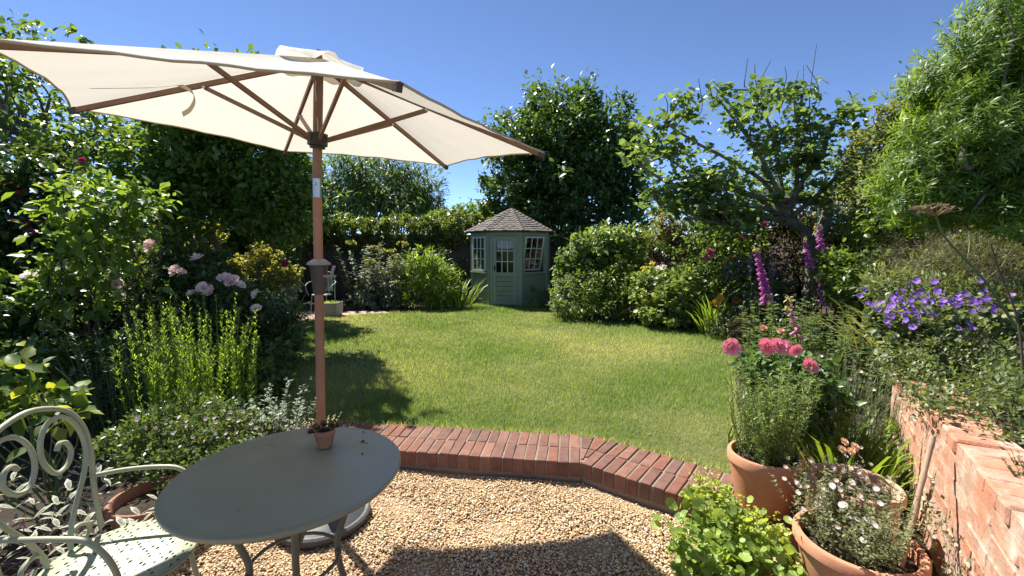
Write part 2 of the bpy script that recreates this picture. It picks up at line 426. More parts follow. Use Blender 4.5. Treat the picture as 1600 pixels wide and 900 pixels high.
f1 = noise(n_, l_, .9, 5, .6); f2 = noise(n_, l_, 25, 4)
g1 = mixrgb(n_, l_, ramp(n_, l_, f1, [(.38, (0, 0, 0)), (.66, (1, 1, 1))]), (.12, .17, .05), (.32, .29, .15))
l_.new(mixrgb(n_, l_, f2, g1, (.09, .09, .035)), b_.inputs['Base Color']); b_.inputs['Roughness'].default_value = .95; b_.inputs['Specular IOR Level'].default_value = .1
bump(n_, l_, noise(n_, l_, 160, 3), b_, .8, .02)
sheet('lawn', LAWN, 0, .118, lm_)
sheet('path', [(-4.6, 8.75), (-3.95, 8.72), (-3.45, 9.27), (-2.65, 9.62), (-2.9, 9.95), (-5.4, 9.95), (-5.6, 9.0)], -.02, .112, surf('pink_paving', (.42, .28, .22), (.5, .36, .29), 5, .9, .4))

def inside(P, poly):
    x, y = P[:, 0], P[:, 1]; r = np.zeros(len(P), bool); n = len(poly)
    for i in range(n):
        x1, y1 = poly[i]; x2, y2 = poly[(i + 1) % n]
        c = ((y1 > y) != (y2 > y)) & (x < (x2 - x1) * (y - y1) / (y2 - y1 + 1e-12) + x1); r ^= c
    return r
# grass: short blades, fewer and wider with distance
GP = []; GW = []
for (y0, y1, dens, w) in ((2.6, 3.8, 12000, .0036), (3.8, 5.2, 8000, .0047), (5.2, 7.5, 4200, .0065), (7.5, 11.3, 2300, .009)):
    m = int(dens * 8 * (y1 - y0)); q = np.stack([rng.uniform(-4, 4, m), rng.uniform(y0, y1, m)], 1); q = q[inside(q, LAWN)]
    GP.append(q); GW.append(np.full(len(q), w))
GP = np.concatenate(GP); GW = np.concatenate(GW); m = len(GP)
patch = .5 + .25 * np.sin(GP[:, 0] * 2.1 + 1.3 * np.sin(GP[:, 1] * 1.7)) + .25 * np.sin(GP[:, 1] * 2.7 + 2 * np.sin(GP[:, 0] * 1.1 + 2))
patch2 = .5 + .5 * np.sin(GP[:, 0] * 6.3 + 2 * np.sin(GP[:, 1] * 4.1)) * np.sin(GP[:, 1] * 5.2 + np.sin(GP[:, 0] * 7))
h = (.022 + .022 * rng.random(m)) * (.7 + .5 * (1 - patch)) * (1 + .25 * (GW > .004))
a = rng.uniform(0, 6.283, m); ln = rng.uniform(.1, 1.0, m)
base = np.column_stack([GP, np.full(m, .116)]); side = np.column_stack([np.sin(a), -np.cos(a), np.zeros(m)]) * GW[:, None] * .5
tipv = base + np.column_stack([np.cos(a) * ln * h, np.sin(a) * ln * h, h])
V = np.stack([base - side, base + side, tipv], 1).reshape(-1, 3)
big = np.clip(1.6 * (.5 + .5 * np.sin(GP[:, 0] * .9 + 1.1 * np.sin(GP[:, 1] * .8) + 1.0) * np.sin(GP[:, 1] * 1.15 + .7 * np.sin(GP[:, 0] * 1.3))) - .75, 0, 1)
ti = np.clip(.3 * patch + .2 * patch2 + .55 * big + rng.normal(size=m) * .24 - .04, 0, 1)
gr_m = leafmat('grass_blade', (.11, .215, .042), (.46, .45, .235), .4, 1.2, .55, .2)
tag(obj_np('grass', V, np.arange(3 * m).reshape(-1, 3), gr_m, None, np.repeat(ti, 3)), 'short sunlit lawn grass with dry straw-coloured patches', 'grass', kind='stuff')
# longer tufts along the lawn edge
EP = []
for i in range(len(LAWN)):
    p, q = np.array(LAWN[i]), np.array(LAWN[(i + 1) % len(LAWN)]); L = np.linalg.norm(q - p); k = int(L * (420 if p[1] < 4 else 160)); t = rng.random((k, 1))
    EP.append(p + (q - p) * t + rng.normal(size=(k, 2)) * .022)
EP = np.concatenate(EP); m = len(EP)
EP3 = np.column_stack([EP, np.full(m, .112)]); A = rnd3(m) * .7 + np.array((0, 0, 1.))
V, T, ti = leaf_arrays(EP3, A, rnd3(m), rng.uniform(.04, .085, m), 'needle', rng.random(m) ** .7)
tag(obj_np('edge_grass', V, T, gr_m, None, ti), 'longer uncut grass blades fringing the lawn edge', 'grass', kind='stuff')

# loose gravel
ico = bmesh.new(); bmesh.ops.create_icosphere(ico, subdivisions=1, radius=1); iv = np.array([v.co[:] for v in ico.verts]); it = np.array([[v.index for v in f.verts] for f in ico.faces]); ico.free()
GRAV = [(-2.05, 1.3), (1.75, 1.3), (1.62, 1.9), (.47, 2.775), (-1.78, 3.09), (-1.75, 2.5), (-2.0, 1.9)]
def stones(k, y0, y1, s0, s1, z):
    q = np.stack([rng.uniform(-2.6, 1.9, k), rng.uniform(y0, y1, k)], 1); q = q[inside(q, GRAV)]; k = len(q)
    sc = rng.uniform(s0, s1, k)[:, None] * np.stack([rng.uniform(.8, 1.5, k), rng.uniform(.7, 1.1, k), rng.uniform(.45, .75, k)], 1)
    v = iv[None] * (1 + .16 * rng.normal(size=(k, 12, 1))) * sc[:, None, :]
    ax = rng.uniform(-.5, .5, k); az = rng.uniform(0, 6.283, k)
    c, s_ = np.cos(ax)[:, None], np.sin(ax)[:, None]; v = np.stack([v[..., 0], v[..., 1] * c - v[..., 2] * s_, v[..., 1] * s_ + v[..., 2] * c], -1)
    c, s_ = np.cos(az)[:, None], np.sin(az)[:, None]; v = np.stack([v[..., 0] * c - v[..., 1] * s_, v[..., 0] * s_ + v[..., 1] * c, v[..., 2]], -1)
    und = .006 * np.sin(q[:, 0] * 9 + 2 * np.sin(q[:, 1] * 7)) + .005 * np.sin(q[:, 1] * 13 + q[:, 0] * 4)
    v += np.column_stack([q, z + und + rng.uniform(0, .008, k)])[:, None, :]
    return v.reshape(-1, 3), (it[None] + (np.arange(k) * 12)[:, None, None]).reshape(-1, 3), np.repeat(rng.random(k), 12)
V, T, ti = stones(59000, 1.66, 3.15, .0038, .0080, .005)
sm_, n_, l_, b_ = new_mat('gravel_stone')
a_ = n_.new('ShaderNodeAttribute'); a_.attribute_name = 'tint'
l_.new(ramp(n_, l_, a_.outputs['Fac'], [(0, (.3, .17, .075)), (.25, (.52, .33, .155)), (.5, (.62, .44, .235)), (.75, (.67, .52, .315)), (.92, (.74, .65, .49)), (1, (.32, .22, .14))]), b_.inputs['Base Color'])
b_.inputs['Roughness'].default_value = .65
tag(obj_np('gravel', V, T, sm_, None, ti, smooth=True), 'loose golden pea gravel on the terrace', 'gravel', kind='stuff')

# ------------------------------------------------------------------ brick edging
def brick_meshes(name, size, mat, k=4, bev=.005, jit=.0025):
    out = []
    for i in range(k):
        bm = bmesh.new(); bmesh.ops.create_cube(bm, size=1)
        for v in bm.verts: v.co = Vector((v.co.x * size[0], v.co.y * size[1], v.co.z * size[2])) + Vector(rng.normal(size=3)) * jit
        bmesh.ops.bevel(bm, geom=bm.edges[:], offset=bev * rng.uniform(.7, 1.5), segments=1, affect='EDGES')
        me = bpy.data.meshes.new(name); bm.to_mesh(me); bm.free(); me.materials.append(mat); out.append(me)
    return out
edge_m = brickmat('edging_brick', [(.185, .082, .056), (.215, .1, .07), (.15, .08, .065), (.245, .125, .09), (.13, .08, .068), (.22, .094, .064), (.165, .095, .078)], .0)
mortar = surf('mortar', (.19, .14, .095), (.27, .21, .15), 40, .95, .6, .008)
ed = thing('brick_edging', 'low kinked edging of red bricks laid on edge between lawn and gravel', 'brick edging', (0, 0, 0))
bmE = brick_meshes('brick', (.0655, .216, .102), edge_m, 4, .0035, .0015)
mb = MB()
C1 = np.array(EDGE[1])
def seg_poly(p, q, nn, ins=.006, back=.445): return [p + nn * ins, q + nn * ins, q + nn * back, p + nn * back]
P0, P2 = np.array(EDGE[0]), np.array(EDGE[2])
mb.poly(seg_poly(P0, C1, n1), -.02, ZC - .006); mb.poly(seg_poly(C1, P2, n2), -.02, ZC - .0075)
mb.poly([C1 + n1 * .03, C1 + n2 * .03 , C1 + n2 * .44, C1 + unit(n1 + n2) * .46, C1 + n1 * .44], -.02, ZC - .009)
mb.build('mortar', mortar, ed)
for (p, q, e, nn) in ((P0, C1, e1, n1), (C1, P2, e2, n2)):
    L = np.linalg.norm(q - p); k = int(L / .0745)
    for i in range(k):
        for row in (0, 1):
            c = p + e * ((i + .5) * L / k) + nn * (.1075 + row * .2235) + rng.normal(size=2) * .0015
            o = put('brick', bmE[rng.integers(4)], ed, (c[0], c[1], ZC - .051 + rng.normal() * .0016), (rng.normal() * .012, rng.normal() * .012, math.atan2(e[1], e[0]) + rng.normal() * .012))
    # footing course, half sunk in the gravel
    k2 = int(L / .225)
    for i in range(k2):
        c = p + e * ((i + .5) * L / k2) + nn * .06
        put('footing_brick', bmE[rng.integers(4)], ed, (c[0], c[1], -.018), (math.pi / 2, 0, math.atan2(e[1], e[0]) + math.pi / 2 * 0), (3.25, .48, .62))
for (a0, a1, r0, r1) in ((.06, .46, .06, .215), (.06, .46, .225, .435), (.54, .94, .1, .215), (.54, .94, .225, .435)):      # cut bricks in the kink
    d0 = unit(n1 * (1 - a0) + n2 * a0); d1 = unit(n1 * (1 - a1) + n2 * a1)
    w = MB(); w.poly([C1 + d0 * r0, C1 + d0 * r1, C1 + d1 * r1, C1 + d1 * r0][::-1], .03, ZC - .001)
    w.build('brick', edge_m, ed)

# ------------------------------------------------------------------ low retaining wall on the right
wall_m = brickmat('old_wall_brick', [(.52, .25, .15), (.58, .31, .2), (.5, .25, .16), (.6, .36, .25), (.54, .27, .17), (.6, .41, .31)], .2, .9, True)
wmortar = brickmat('wall_mortar', [(.5, .34, .24), (.54, .38, .27)], .0, .95, True)
WF = np.array((2.66, 3.02)); wd = np.array((.545, .839)); wn_ = np.array((-.839, .545))       # far end, direction away, outward normal
rw = thing('retaining_wall', 'low old salmon brick retaining wall with flaking white limewash beside the pots', 'wall', (WF[0], WF[1], 0))
LW = 3.7; ZT = .745
mb = MB()
def wp(s, o): return WF - wd * s + wn_ * o
c = [wp(0.006, -.003) - WF, wp(LW, -.003) - WF, wp(LW, -.215) - WF, wp(.012, -.215) - WF]
mb.poly(c[::-1], -.03, ZT - .07)
c2 = [wp(.9, -.005) - WF, wp(LW - .02, -.005) - WF, wp(LW - .02, -.205) - WF, wp(.9, -.205) - WF]
mb.poly(c2[::-1], ZT - .068, ZT - .006); mb.build('mortar', wmortar, rw)
bmW = brick_meshes('brick', (.215, .1, .066), wall_m, 6, .007, .0035)
bang = math.atan2(wd[1], wd[0])
for row in range(9):
    z = .033 + row * .0755; s = (.1075 if row % 2 else .0) - .0
    while s < LW:
        ln_ = .215
        if s == 0: ln_ = .1025
        cc = wp(s + ln_ / 2, -.05 + rng.normal() * .001)
        o = put('brick', bmW[rng.integers(6)], rw, (cc[0], cc[1], z + rng.normal() * .0015), (rng.normal() * .005, rng.normal() * .01, bang + rng.normal() * .003), (ln_ / .215, 1, 1))
        s += ln_ + .011
# coping: headers across the top; worn away at the far part
s = 0.0
while s < LW:
    wdt = .1035
    gone = s < .9 and rng.random() < .25
    z = .033 + 9 * .0755
    if not gone:
        cc = wp(s + wdt / 2, -.1075 + rng.normal() * .003)
        put('coping_brick', bmW[rng.integers(6)], rw, (cc[0], cc[1], z + rng.normal() * .0015), (rng.normal() * .006, rng.normal() * .008, bang + math.pi / 2 + rng.normal() * .006))
    s += wdt + .011
rb_pts = [tuple(wp(0, -.21)), tuple(wp(LW, -.21)), (7.0, -1.5), (7.0, 6.2), (5.2, 5.2), tuple(WF + np.array((.12, .06)))]
sheet('raised_bed_soil', rb_pts, .0, .69, earth)

# ------------------------------------------------------------------ garden walls behind the borders
gw_m, n_, l_, b_ = new_mat('garden_wall_brick')
co = n_.new('ShaderNodeTexCoord'); bt = n_.new('ShaderNodeTexBrick'); mp = n_.new('ShaderNodeMapping'); mp.inputs['Rotation'].default_value = (math.pi / 2, 0, 0)
l_.new(co.outputs['Object'], mp.inputs[0]); l_.new(mp.outputs[0], bt.inputs['Vector'])
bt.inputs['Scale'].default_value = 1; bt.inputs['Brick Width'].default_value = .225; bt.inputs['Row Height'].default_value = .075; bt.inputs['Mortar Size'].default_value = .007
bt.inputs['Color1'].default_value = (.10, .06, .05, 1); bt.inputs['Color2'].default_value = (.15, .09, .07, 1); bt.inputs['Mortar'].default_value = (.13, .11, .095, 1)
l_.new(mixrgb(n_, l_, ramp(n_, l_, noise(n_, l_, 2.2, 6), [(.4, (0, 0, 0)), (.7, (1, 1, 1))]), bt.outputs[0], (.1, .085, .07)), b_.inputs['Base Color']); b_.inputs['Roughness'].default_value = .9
bump(n_, l_, bt.outputs['Fac'], b_, -.6, .01)
def gwall(label, p, q, h, th=.23):
    p = np.array(p); q = np.array(q); L = np.linalg.norm(q - p); t = thing('garden_wall', label, 'wall', (p[0], p[1], 0)); t.rotation_euler = (0, 0, math.atan2(q[1] - p[1], q[0] - p[0]))
    m = MB(); m.box((L / 2, 0, h / 2), (L, th, h)); m.build('brickwork', gw_m, t)
    m = MB()
    k = int(L / .115)
    for i in range(k): m.box(((i + .5) * L / k, 0, h + .032), (L / k - .01, th + .05, .065), Matrix.Rotation(rng.normal() * .02, 3, 'X'))
    tag(m.build('coping', surf('coping_brick', (.16, .08, .055), (.26, .14, .1), 5, .9, .5), t), kind='stuff')
    return t
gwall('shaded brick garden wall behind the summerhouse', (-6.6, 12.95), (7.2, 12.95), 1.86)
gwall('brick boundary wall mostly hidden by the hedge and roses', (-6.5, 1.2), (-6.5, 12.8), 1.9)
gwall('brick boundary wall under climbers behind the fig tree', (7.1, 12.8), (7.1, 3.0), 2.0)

# ------------------------------------------------------------------ summerhouse
SH = np.array((-.02, 11.80, .12)); SHR = math.radians(-9)
sage = surf('sage_paint', (.185, .225, .165), (.235, .275, .205), 3, .6, .25, .004, fine=25)
sage_l = surf('sage_trim_paint', (.225, .27, .20), (.265, .31, .235), 4, .6, .2, .004, fine=30)
white_p = surf('white_trim_paint', (.5, .54, .46), (.58, .61, .53), 6, .6, .2, .004)
dark_in = surf('dark_timber', (.05, .04, .032), (.08, .065, .05), 4, .8, .2)
shing = brickmat('cedar_shingle', [(.16, .135, .115), (.23, .195, .165), (.19, .16, .14), (.28, .245, .21), (.2, .165, .135)], .0)
gl, n_, l_, b_ = new_mat('window_glass')
tr = n_.new('ShaderNodeBsdfTransparent'); tr.inputs[0].default_value = (.72, .76, .74, 1); gs = n_.new('ShaderNodeBsdfGlossy'); gs.inputs['Roughness'].default_value = .03
fr = n_.new('ShaderNodeFresnel'); fr.inputs[0].default_value = 1.5; mx = n_.new('ShaderNodeMixShader'); l_.new(fr.outputs[0], mx.inputs[0]); l_.new(tr.outputs[0], mx.inputs[1]); l_.new(gs.outputs[0], mx.inputs[2]); l_.new(mx.outputs[0], n_['Material Output'].inputs[0])
sh = thing('summerhouse', 'octagonal sage green timber summerhouse with shingled roof at the end of the lawn', 'summerhouse', SH); sh.rotation_euler = (0, 0, SHR)
NA = 8; SA = .80; AP = SA / 2 / math.tan(math.pi / 8); HW = 1.84
floor = MB(); floor.lathe([(SA * 1.28, 0), (SA * 1.28, .07)], 8); o = floor.build('floor', dark_in, sh); o.rotation_euler = (0, 0, math.pi / 8)
def face(k):
    "matrix of wall k: x along the wall, y outward, z up"
    a = -math.pi / 2 + k * math.pi / 4
    nrm = Vector((math.cos(a), math.sin(a), 0)); tx = Vector((-math.sin(a), math.cos(a), 0))
    return Matrix((( tx.x, nrm.x, 0, nrm.x * AP), (tx.y, nrm.y, 0, nrm.y * AP), (0, 0, 1, 0), (0, 0, 0, 1)))
def fbuild(mb, name, mat, M, parent, bevel=0):
    mb.v = [tuple(M @ Vector(v)) for v in mb.v]
    return mb.build(name, mat, parent, bevel)
def grid_window(M, x0, x1, z0, z1, y, mat, parent, name, open_=0., fw=.04):
    "glazed sash three panes by three; swings out from its top rail"
    H = z1 - z0
    T = M @ Matrix.Translation((0, y, z1)) @ Matrix.Rotation(-open_, 4, 'X') @ Matrix.Translation((0, 0, -H))
    m = MB(); w = x1 - x0; cx = (x0 + x1) / 2
    for zz in (fw / 2, H - fw / 2): m.box((cx, 0, zz), (w, .035, fw))
    for xx in (x0 + fw / 2, x1 - fw / 2): m.box((xx, 0, H / 2), (fw, .034, H - 2 * fw))
    fr = fbuild(m, name, mat, T, parent)
    iw = (w - 2 * fw) / 3; ih = (H - 2 * fw) / 3
    for i in (1, 2):
        b = MB(); b.box((x0 + fw + i * iw, 0, H / 2), (.02, .026, H - 2 * fw)); fbuild(b, 'glazing_bar', mat, T, fr)
        b = MB(); b.box((cx, .001, fw + i * ih), (w - 2 * fw, .024, .02)); fbuild(b, 'glazing_bar', mat, T, fr)
    for i in range(3):
        for j in range(3):
            b = MB(); b.box((x0 + fw + (i + .5) * iw, -.004, fw + (j + .5) * ih), (iw - .016, .005, ih - .016)); fbuild(b, 'pane', gl, T, fr)
    return fr
for k in range(8):
    M = face(k); hw = SA / 2
    post = MB(); post.box((hw - .005, 0, HW / 2), (.075, .07, HW)); fbuild(post, 'corner_post', sage_l, M, sh)
    head = MB(); head.box((0, -.005, HW - .06), (SA - .07, .05, .12)); fbuild(head, 'head_rail', sage_l, M, sh)
    if k == 0:                                                        # the door
        for sx in (-1, 1):
            m = MB(); m.box((sx * (hw - .065), .012, (HW - .12) / 2), (.055, .075, HW - .12)); fbuild(m, 'door_jamb', sage_l, M, sh)
        D = MB(); dw = SA - .2; dh = HW - .16
        for sx in (-1, 1): D.box((sx * (dw / 2 - .045), .03, dh / 2 + .03), (.09, .04, dh))
        D.box((0, .03, dh + .03 - .045), (dw - .18, .04, .09)); D.box((0, .03, .78), (dw - .18, .04, .1)); D.box((0, .03, .085), (dw - .18, .04, .1))
        door = fbuild(D, 'door', sage_l, M, sh)
        for i in range(5):
            b = MB(); b.box((0, .026, .135 + (i + .5) * .118), (dw - .18, .026, .111), Matrix.Rotation(-.07, 3, 'X')); fbuild(b, 'plank', sage, M, door)
        x0, x1, z0, z1 = -dw / 2 + .09, dw / 2 - .09, .83, dh + .03 - .09; iw = (x1 - x0) / 3; ih = (z1 - z0) / 3
        for i in (1, 2):
            b = MB(); b.box((x0 + i * iw, .03, (z0 + z1) / 2), (.02, .03, z1 - z0)); fbuild(b, 'glazing_bar', white_p, M, door)
            b = MB(); b.box((0, .031, z0 + i * ih), (x1 - x0, .028, .02)); fbuild(b, 'glazing_bar', white_p, M, door)
        for i in range(3):
            for j in range(3):
                b = MB(); b.box((x0 + (i + .5) * iw, .024, z0 + (j + .5) * ih), (iw - .016, .005, ih - .016)); fbuild(b, 'pane', gl, M, door)
        b = MB(); b.box((-dw / 2 + .045, .06, .93), (.025, .02, .12)); b.tube([(-dw / 2 + .045, .07, .95), (-dw / 2 + .045, .1, .95), (-dw / 2 + .12, .1, .95)], .009, 6)
        fbuild(b, 'handle', surf('black_iron', (.02, .02, .02), (.04, .04, .04), 20, .4, 0, metal=.8), M, door)
        continue
    glazed = k in (1, 7)
    top = .80 if glazed else HW - .12
    nb = 6 if glazed else 13
    for i in range(nb):
        hgt = top / nb
        b = MB(); b.box((0, .004, (i + .5) * hgt), (SA - .08, .024, hgt + .012), Matrix.Rotation(-.1, 3, 'X')); fbuild(b, 'plank', sage, M, sh)
    if glazed:
        b = MB(); b.box((0, .03, .815), (SA - .06, .12, .035)); fbuild(b, 'sill', sage_l, M, sh)
        for sx in (-1, 1):
            m = MB(); m.box((sx * (hw - .065), .0, .835 + (HW - .955) / 2), (.055, .06, HW - .955)); fbuild(m, 'window_jamb', sage_l, M, sh)
        grid_window(M, -hw + .1, hw - .1, .85, HW - .13, .045, white_p, sh, 'window', math.radians(11) if k == 1 else 0)
# roof: octagonal pyramid, shingles laid in courses, hip ridges
RE = SA * 1.3066 + .13; ZE = HW + .0; ZP = HW + .60
rm = MB(); rm.lathe([(RE * .985, ZE - .03), (RE * .985, ZE), (.02, ZP - .02)], 8); o = rm.build('roof', dark_in, sh); o.rotation_euler = (0, 0, math.pi / 8); roof = o
for k in range(8):
    a0 = k * math.pi / 4; a1 = a0 + math.pi / 4
    E0 = Vector((RE * math.cos(a0), RE * math.sin(a0), ZE)); E1 = Vector((RE * math.cos(a1), RE * math.sin(a1), ZE)); TP = Vector((0, 0, ZP))
    nrm = (E1 - E0).cross(TP - E0).normalized(); m = MB(); rows = 11
    for r in range(rows):
        t0 = r / rows - .012; t1 = min(1, (r + 1.45) / rows); A0 = E0.lerp(TP, max(-.03, t0)); A1 = E1.lerp(TP, max(-.03, t0)); B0 = E0.lerp(TP, t1); B1 = E1.lerp(TP, t1)
        w = (A1 - A0).length; nsh = max(1, int(w / .1)); cuts = np.sort(np.concatenate([[0], (np.arange(1, nsh) + rng.uniform(-.2, .2, nsh - 1)) / nsh, [1]]))
        for i in range(nsh):
            u0, u1 = cuts[i] + .004, cuts[i + 1] - .004; lift = .022 + rng.uniform(0, .012); dn = (A0 - B0).normalized() * rng.uniform(-.012, .014)
            p = [A0.lerp(A1, u0) + dn, A0.lerp(A1, u1) + dn, B0.lerp(B1, u1), B0.lerp(B1, u0)]
            m.add([p[0] + nrm * lift, p[1] + nrm * lift, p[2] + nrm * .006, p[3] + nrm * .006, p[0], p[1]], [(0, 1, 2, 3), (4, 5, 1, 0), (4, 0, 3), (5, 2, 1)])
    sgl = m.build('shingles', surf('shingle_wood', (.09, .073, .06), (.21, .18, .15), 9, .9, .6, .01, fine=40), roof); tag(sgl, kind='stuff')
    h = MB(); nh = 12
    for r in range(nh):
        c = E0.lerp(TP, (r + .5) / nh); d = (TP - E0).normalized(); sd = Vector((-math.sin(a0), math.cos(a0), 0)); up = d.cross(sd) * -1
        if up.z < 0: up = -up
        L = (TP - E0).length / nh * 1.35
        for sg in (-1, 1):
            q0 = c - d * L / 2 + up * .05; q1 = c + d * L / 2 + up * .03
            h.add([q0, q0 + sd * sg * .075 - up * .03, q1 + sd * sg * .07 - up * .03, q1, q0 - up * .018, q0 + sd * sg * .075 - up * .048], [(0, 1, 2, 3), (4, 5, 1, 0), (1, 5, 2)])
    tag(h.build('hip_shingles', surf('hip_wood', (.1, .085, .07), (.23, .2, .17), 9, .9, .6, .01, fine=40), roof), kind='stuff')
roof.rotation_euler = (0, 0, math.pi / 8 * 1)
b = MB(); b.lathe([(.1, ZP - .06), (.05, ZP + .0), (.0, ZP + .03)], 8); b.build('roof_cap', dark_in, sh)

# ------------------------------------------------------------------ parasol
wood = surf('stained_wood', (.27, .125, .07), (.37, .175, .10), 6, .5, .25, .003, fine=35)
wood_d = surf('dark_stained_wood', (.17, .095, .065), (.24, .14, .095), 6, .55, .2, .003)
black_p = surf('black_plastic', (.02, .02, .02), (.035, .033, .03), 15, .5, .1)
bronze = surf('bronze_plastic', (.055, .038, .03), (.085, .06, .05), 12, .45, .1)
steel = surf('steel', (.4, .4, .4), (.46, .46, .46), 3, .35, 0, metal=1)
fab, n_, l_, b_ = new_mat('canvas')
wv = n_.new('ShaderNodeTexWave'); wv.inputs['Scale'].default_value = 300; cc_ = n_.new('ShaderNodeTexCoord'); l_.new(cc_.outputs['Object'], wv.inputs[0])
cl = mixrgb(n_, l_, noise(n_, l_, 2.5, 5, .6), (.75, .70, .6), (.8, .76, .67)); l_.new(cl, b_.inputs['Base Color']); b_.inputs['Roughness'].default_value = .9; b_.inputs['Specular IOR Level'].default_value = .1
bump(n_, l_, noise(n_, l_, 5, 4, .6), b_, .35, .03)
tl = n_.new('ShaderNodeBsdfTranslucent'); l_.new(cl, tl.inputs[0]); mx = n_.new('ShaderNodeMixShader'); mx.inputs[0].default_value = .38
l_.new(b_.outputs[0], mx.inputs[1]); l_.new(tl.outputs[0], mx.inputs[2]); l_.new(mx.outputs[0], n_['Material Output'].inputs[0])
PB = np.array((-1.075, 2.385, 0.)); APX = np.array((-.987, 2.353, 2.513)); AXN = unit(np.array((.0790, -.0546, .9954)))
TIPS = np.array([(.176, 2.468, 2.063), (-.498, 3.453, 2.171), (-1.689, 3.357, 2.26), (-2.206, 2.277, 2.242), (-1.532, 1.292, 2.134), (-.341, 1.388, 2.045)])
um = thing('parasol', 'cream canvas parasol with wooden pole and ribs behind the round table', 'parasol', PB)
def ul(p): return np.asarray(p, float) - PB
JO = APX - AXN * .60                                               # tilt joint
pdir = unit(JO - (PB + np.array((0, 0, .1))))
m = MB(); m.tube([ul(PB + (0, 0, .12)), ul(JO - pdir * .10)], .0235, 16); m.build('pole', wood, um)
m = MB(); m.tube([ul(JO + AXN * .0), ul(APX - AXN * .02)], .0235, 16); m.build('upper_pole', wood_d, um)
m = MB(); m.tube([ul(JO - pdir * .105), ul(JO + AXN * .005)], .0225, 14); tj = m.build('tilt_joint', steel, um)
m = MB(); m.tube([ul(JO - pdir * .03 + np.array((.0, -.02, 0))), ul(JO - pdir * .03 + np.array((.0, -.034, 0)))], .008, 8); m.build('button', steel, tj)
HB = PB + pdir * (at(500, 437, 2.36)[2] - .0)                      # crank housing on the pole
hz0, hz1 = at(500, 460, 2.36)[2], at(500, 414, 2.36)[2]
hp = lambda z: ul(PB + pdir / pdir[2] * z)
m = MB(); m.tube([hp(hz0), hp(hz0 + .03), hp(hz1)], [.03, .034, .048], 16); ch = m.build('crank_housing', bronze, um)
m = MB(); m.tube([hp(hz1), hp(hz1 + .012), hp(hz1 + .032)], [.062, .058, .027], 16); m.build('collar', surf('grey_plastic', (.2, .18, .165), (.26, .235, .215), 8, .5, .1), ch)
q = hp(hz1 - .03)
m = MB(); m.tube(smoothpath([q + (.04, -.02, -.03), q + (.075, -.03, -.028), q + (.085, -.03, .0), q + (.095, -.03, .025)], 4), .008, 8); m.tube([q + (.03, -.02, -.03), q + (.1, -.03, -.03)], .007, 8); m.build('crank_handle', surf('handle_plastic', (.22, .2, .18), (.3, .27, .25), 8, .5, .1), ch)
RUN = APX - AXN * .40
m = MB(); m.tube([ul(RUN - AXN * .045), ul(RUN - AXN * .035), ul(RUN - AXN * .03), ul(RUN + AXN * .03)], [.038, .038, .05, .05], 16); m.build('runner', black_p, um)
m = MB(); m.tube([ul(APX - AXN * .05), ul(APX - AXN * .008)], .045, 16); m.build('top_hub', wood_d, um)
ATT = .47
for k in range(6):
    T = TIPS[k]; d = unit(T - APX)
    m = MB(); up = unit(AXN - d * (AXN @ d)); sd = np.cross(d, up)
    def bar(m, a, b, w, h, sd, up):
        a, b = ul(a), ul(b); V = []
        for p in (a, b):
            for sx, sz in ((-1, -1), (1, -1), (1, 1), (-1, 1)): V.append(p + sd * sx * w / 2 + up * sz * h / 2)
        m.add(V, [(0, 3, 2, 1), (4, 5, 6, 7), (0, 1, 5, 4), (1, 2, 6, 5), (2, 3, 7, 6), (3, 0, 4, 7)])
    bar(m, APX + d * .05 - up * .016, T - up * .012, .016, .026, sd, up)
    rib = m.build('rib', wood_d, um, bevel=.002)
    c = MB(); bar(c, T - d * .03 - up * .012, T + d * .008 - up * .01, .019, .029, sd, up); c.build('rib_cap', bronze, rib)
    AP_ = APX + (T - APX) * ATT - up * .03; R0 = RUN + unit(d - AXN * (AXN @ d)) * .045
    sdir = unit(AP_ - R0); sup = np.cross(sd, sdir)
    m = MB(); bar(m, R0, AP_, .014, .022, sd, sup); st = m.build('strut', wood_d, um, bevel=.002)
    c = MB(); c.tube([ul(AP_ - sd * .016), ul(AP_ + sd * .016)], .008, 8); c.build('pin', steel, st)
NSEG = 14
for k in range(6):
    Ta, Tb = TIPS[k], TIPS[(k + 1) % 6]; V = []; Fq = []
    for i in range(NSEG + 1):
        s = .06 + .94 * i / NSEG
        for j in range(NSEG + 1):
            t = j / NSEG; w = 4 * t * (1 - t); se = s * (1 - .052 * w * s ** 2)
            p = APX + ((Ta - APX) * (1 - t) + (Tb - APX) * t) * se + AXN * .004 - AXN * (.028 * w * math.sin(math.pi * min(1, s * .9)) + .003 * math.sin(t * 25 + k) * s * w)
            V.append(ul(p))
    for i in range(NSEG):
        for j in range(NSEG): q = i * (NSEG + 1) + j; Fq.append((q, q + 1, q + NSEG + 2, q + NSEG + 1))
    pn = obj_np('canopy_panel', np.array(V), np.array(Fq), fab, um, smooth=True)
    hm = MB(); hm.tube([V[NSEG * (NSEG + 1) + j] for j in range(NSEG + 1)], .005, 6); hm.build('hem', surf('hem_canvas', (.5, .42, .3), (.58, .49, .36), 8, .9, .1), pn)
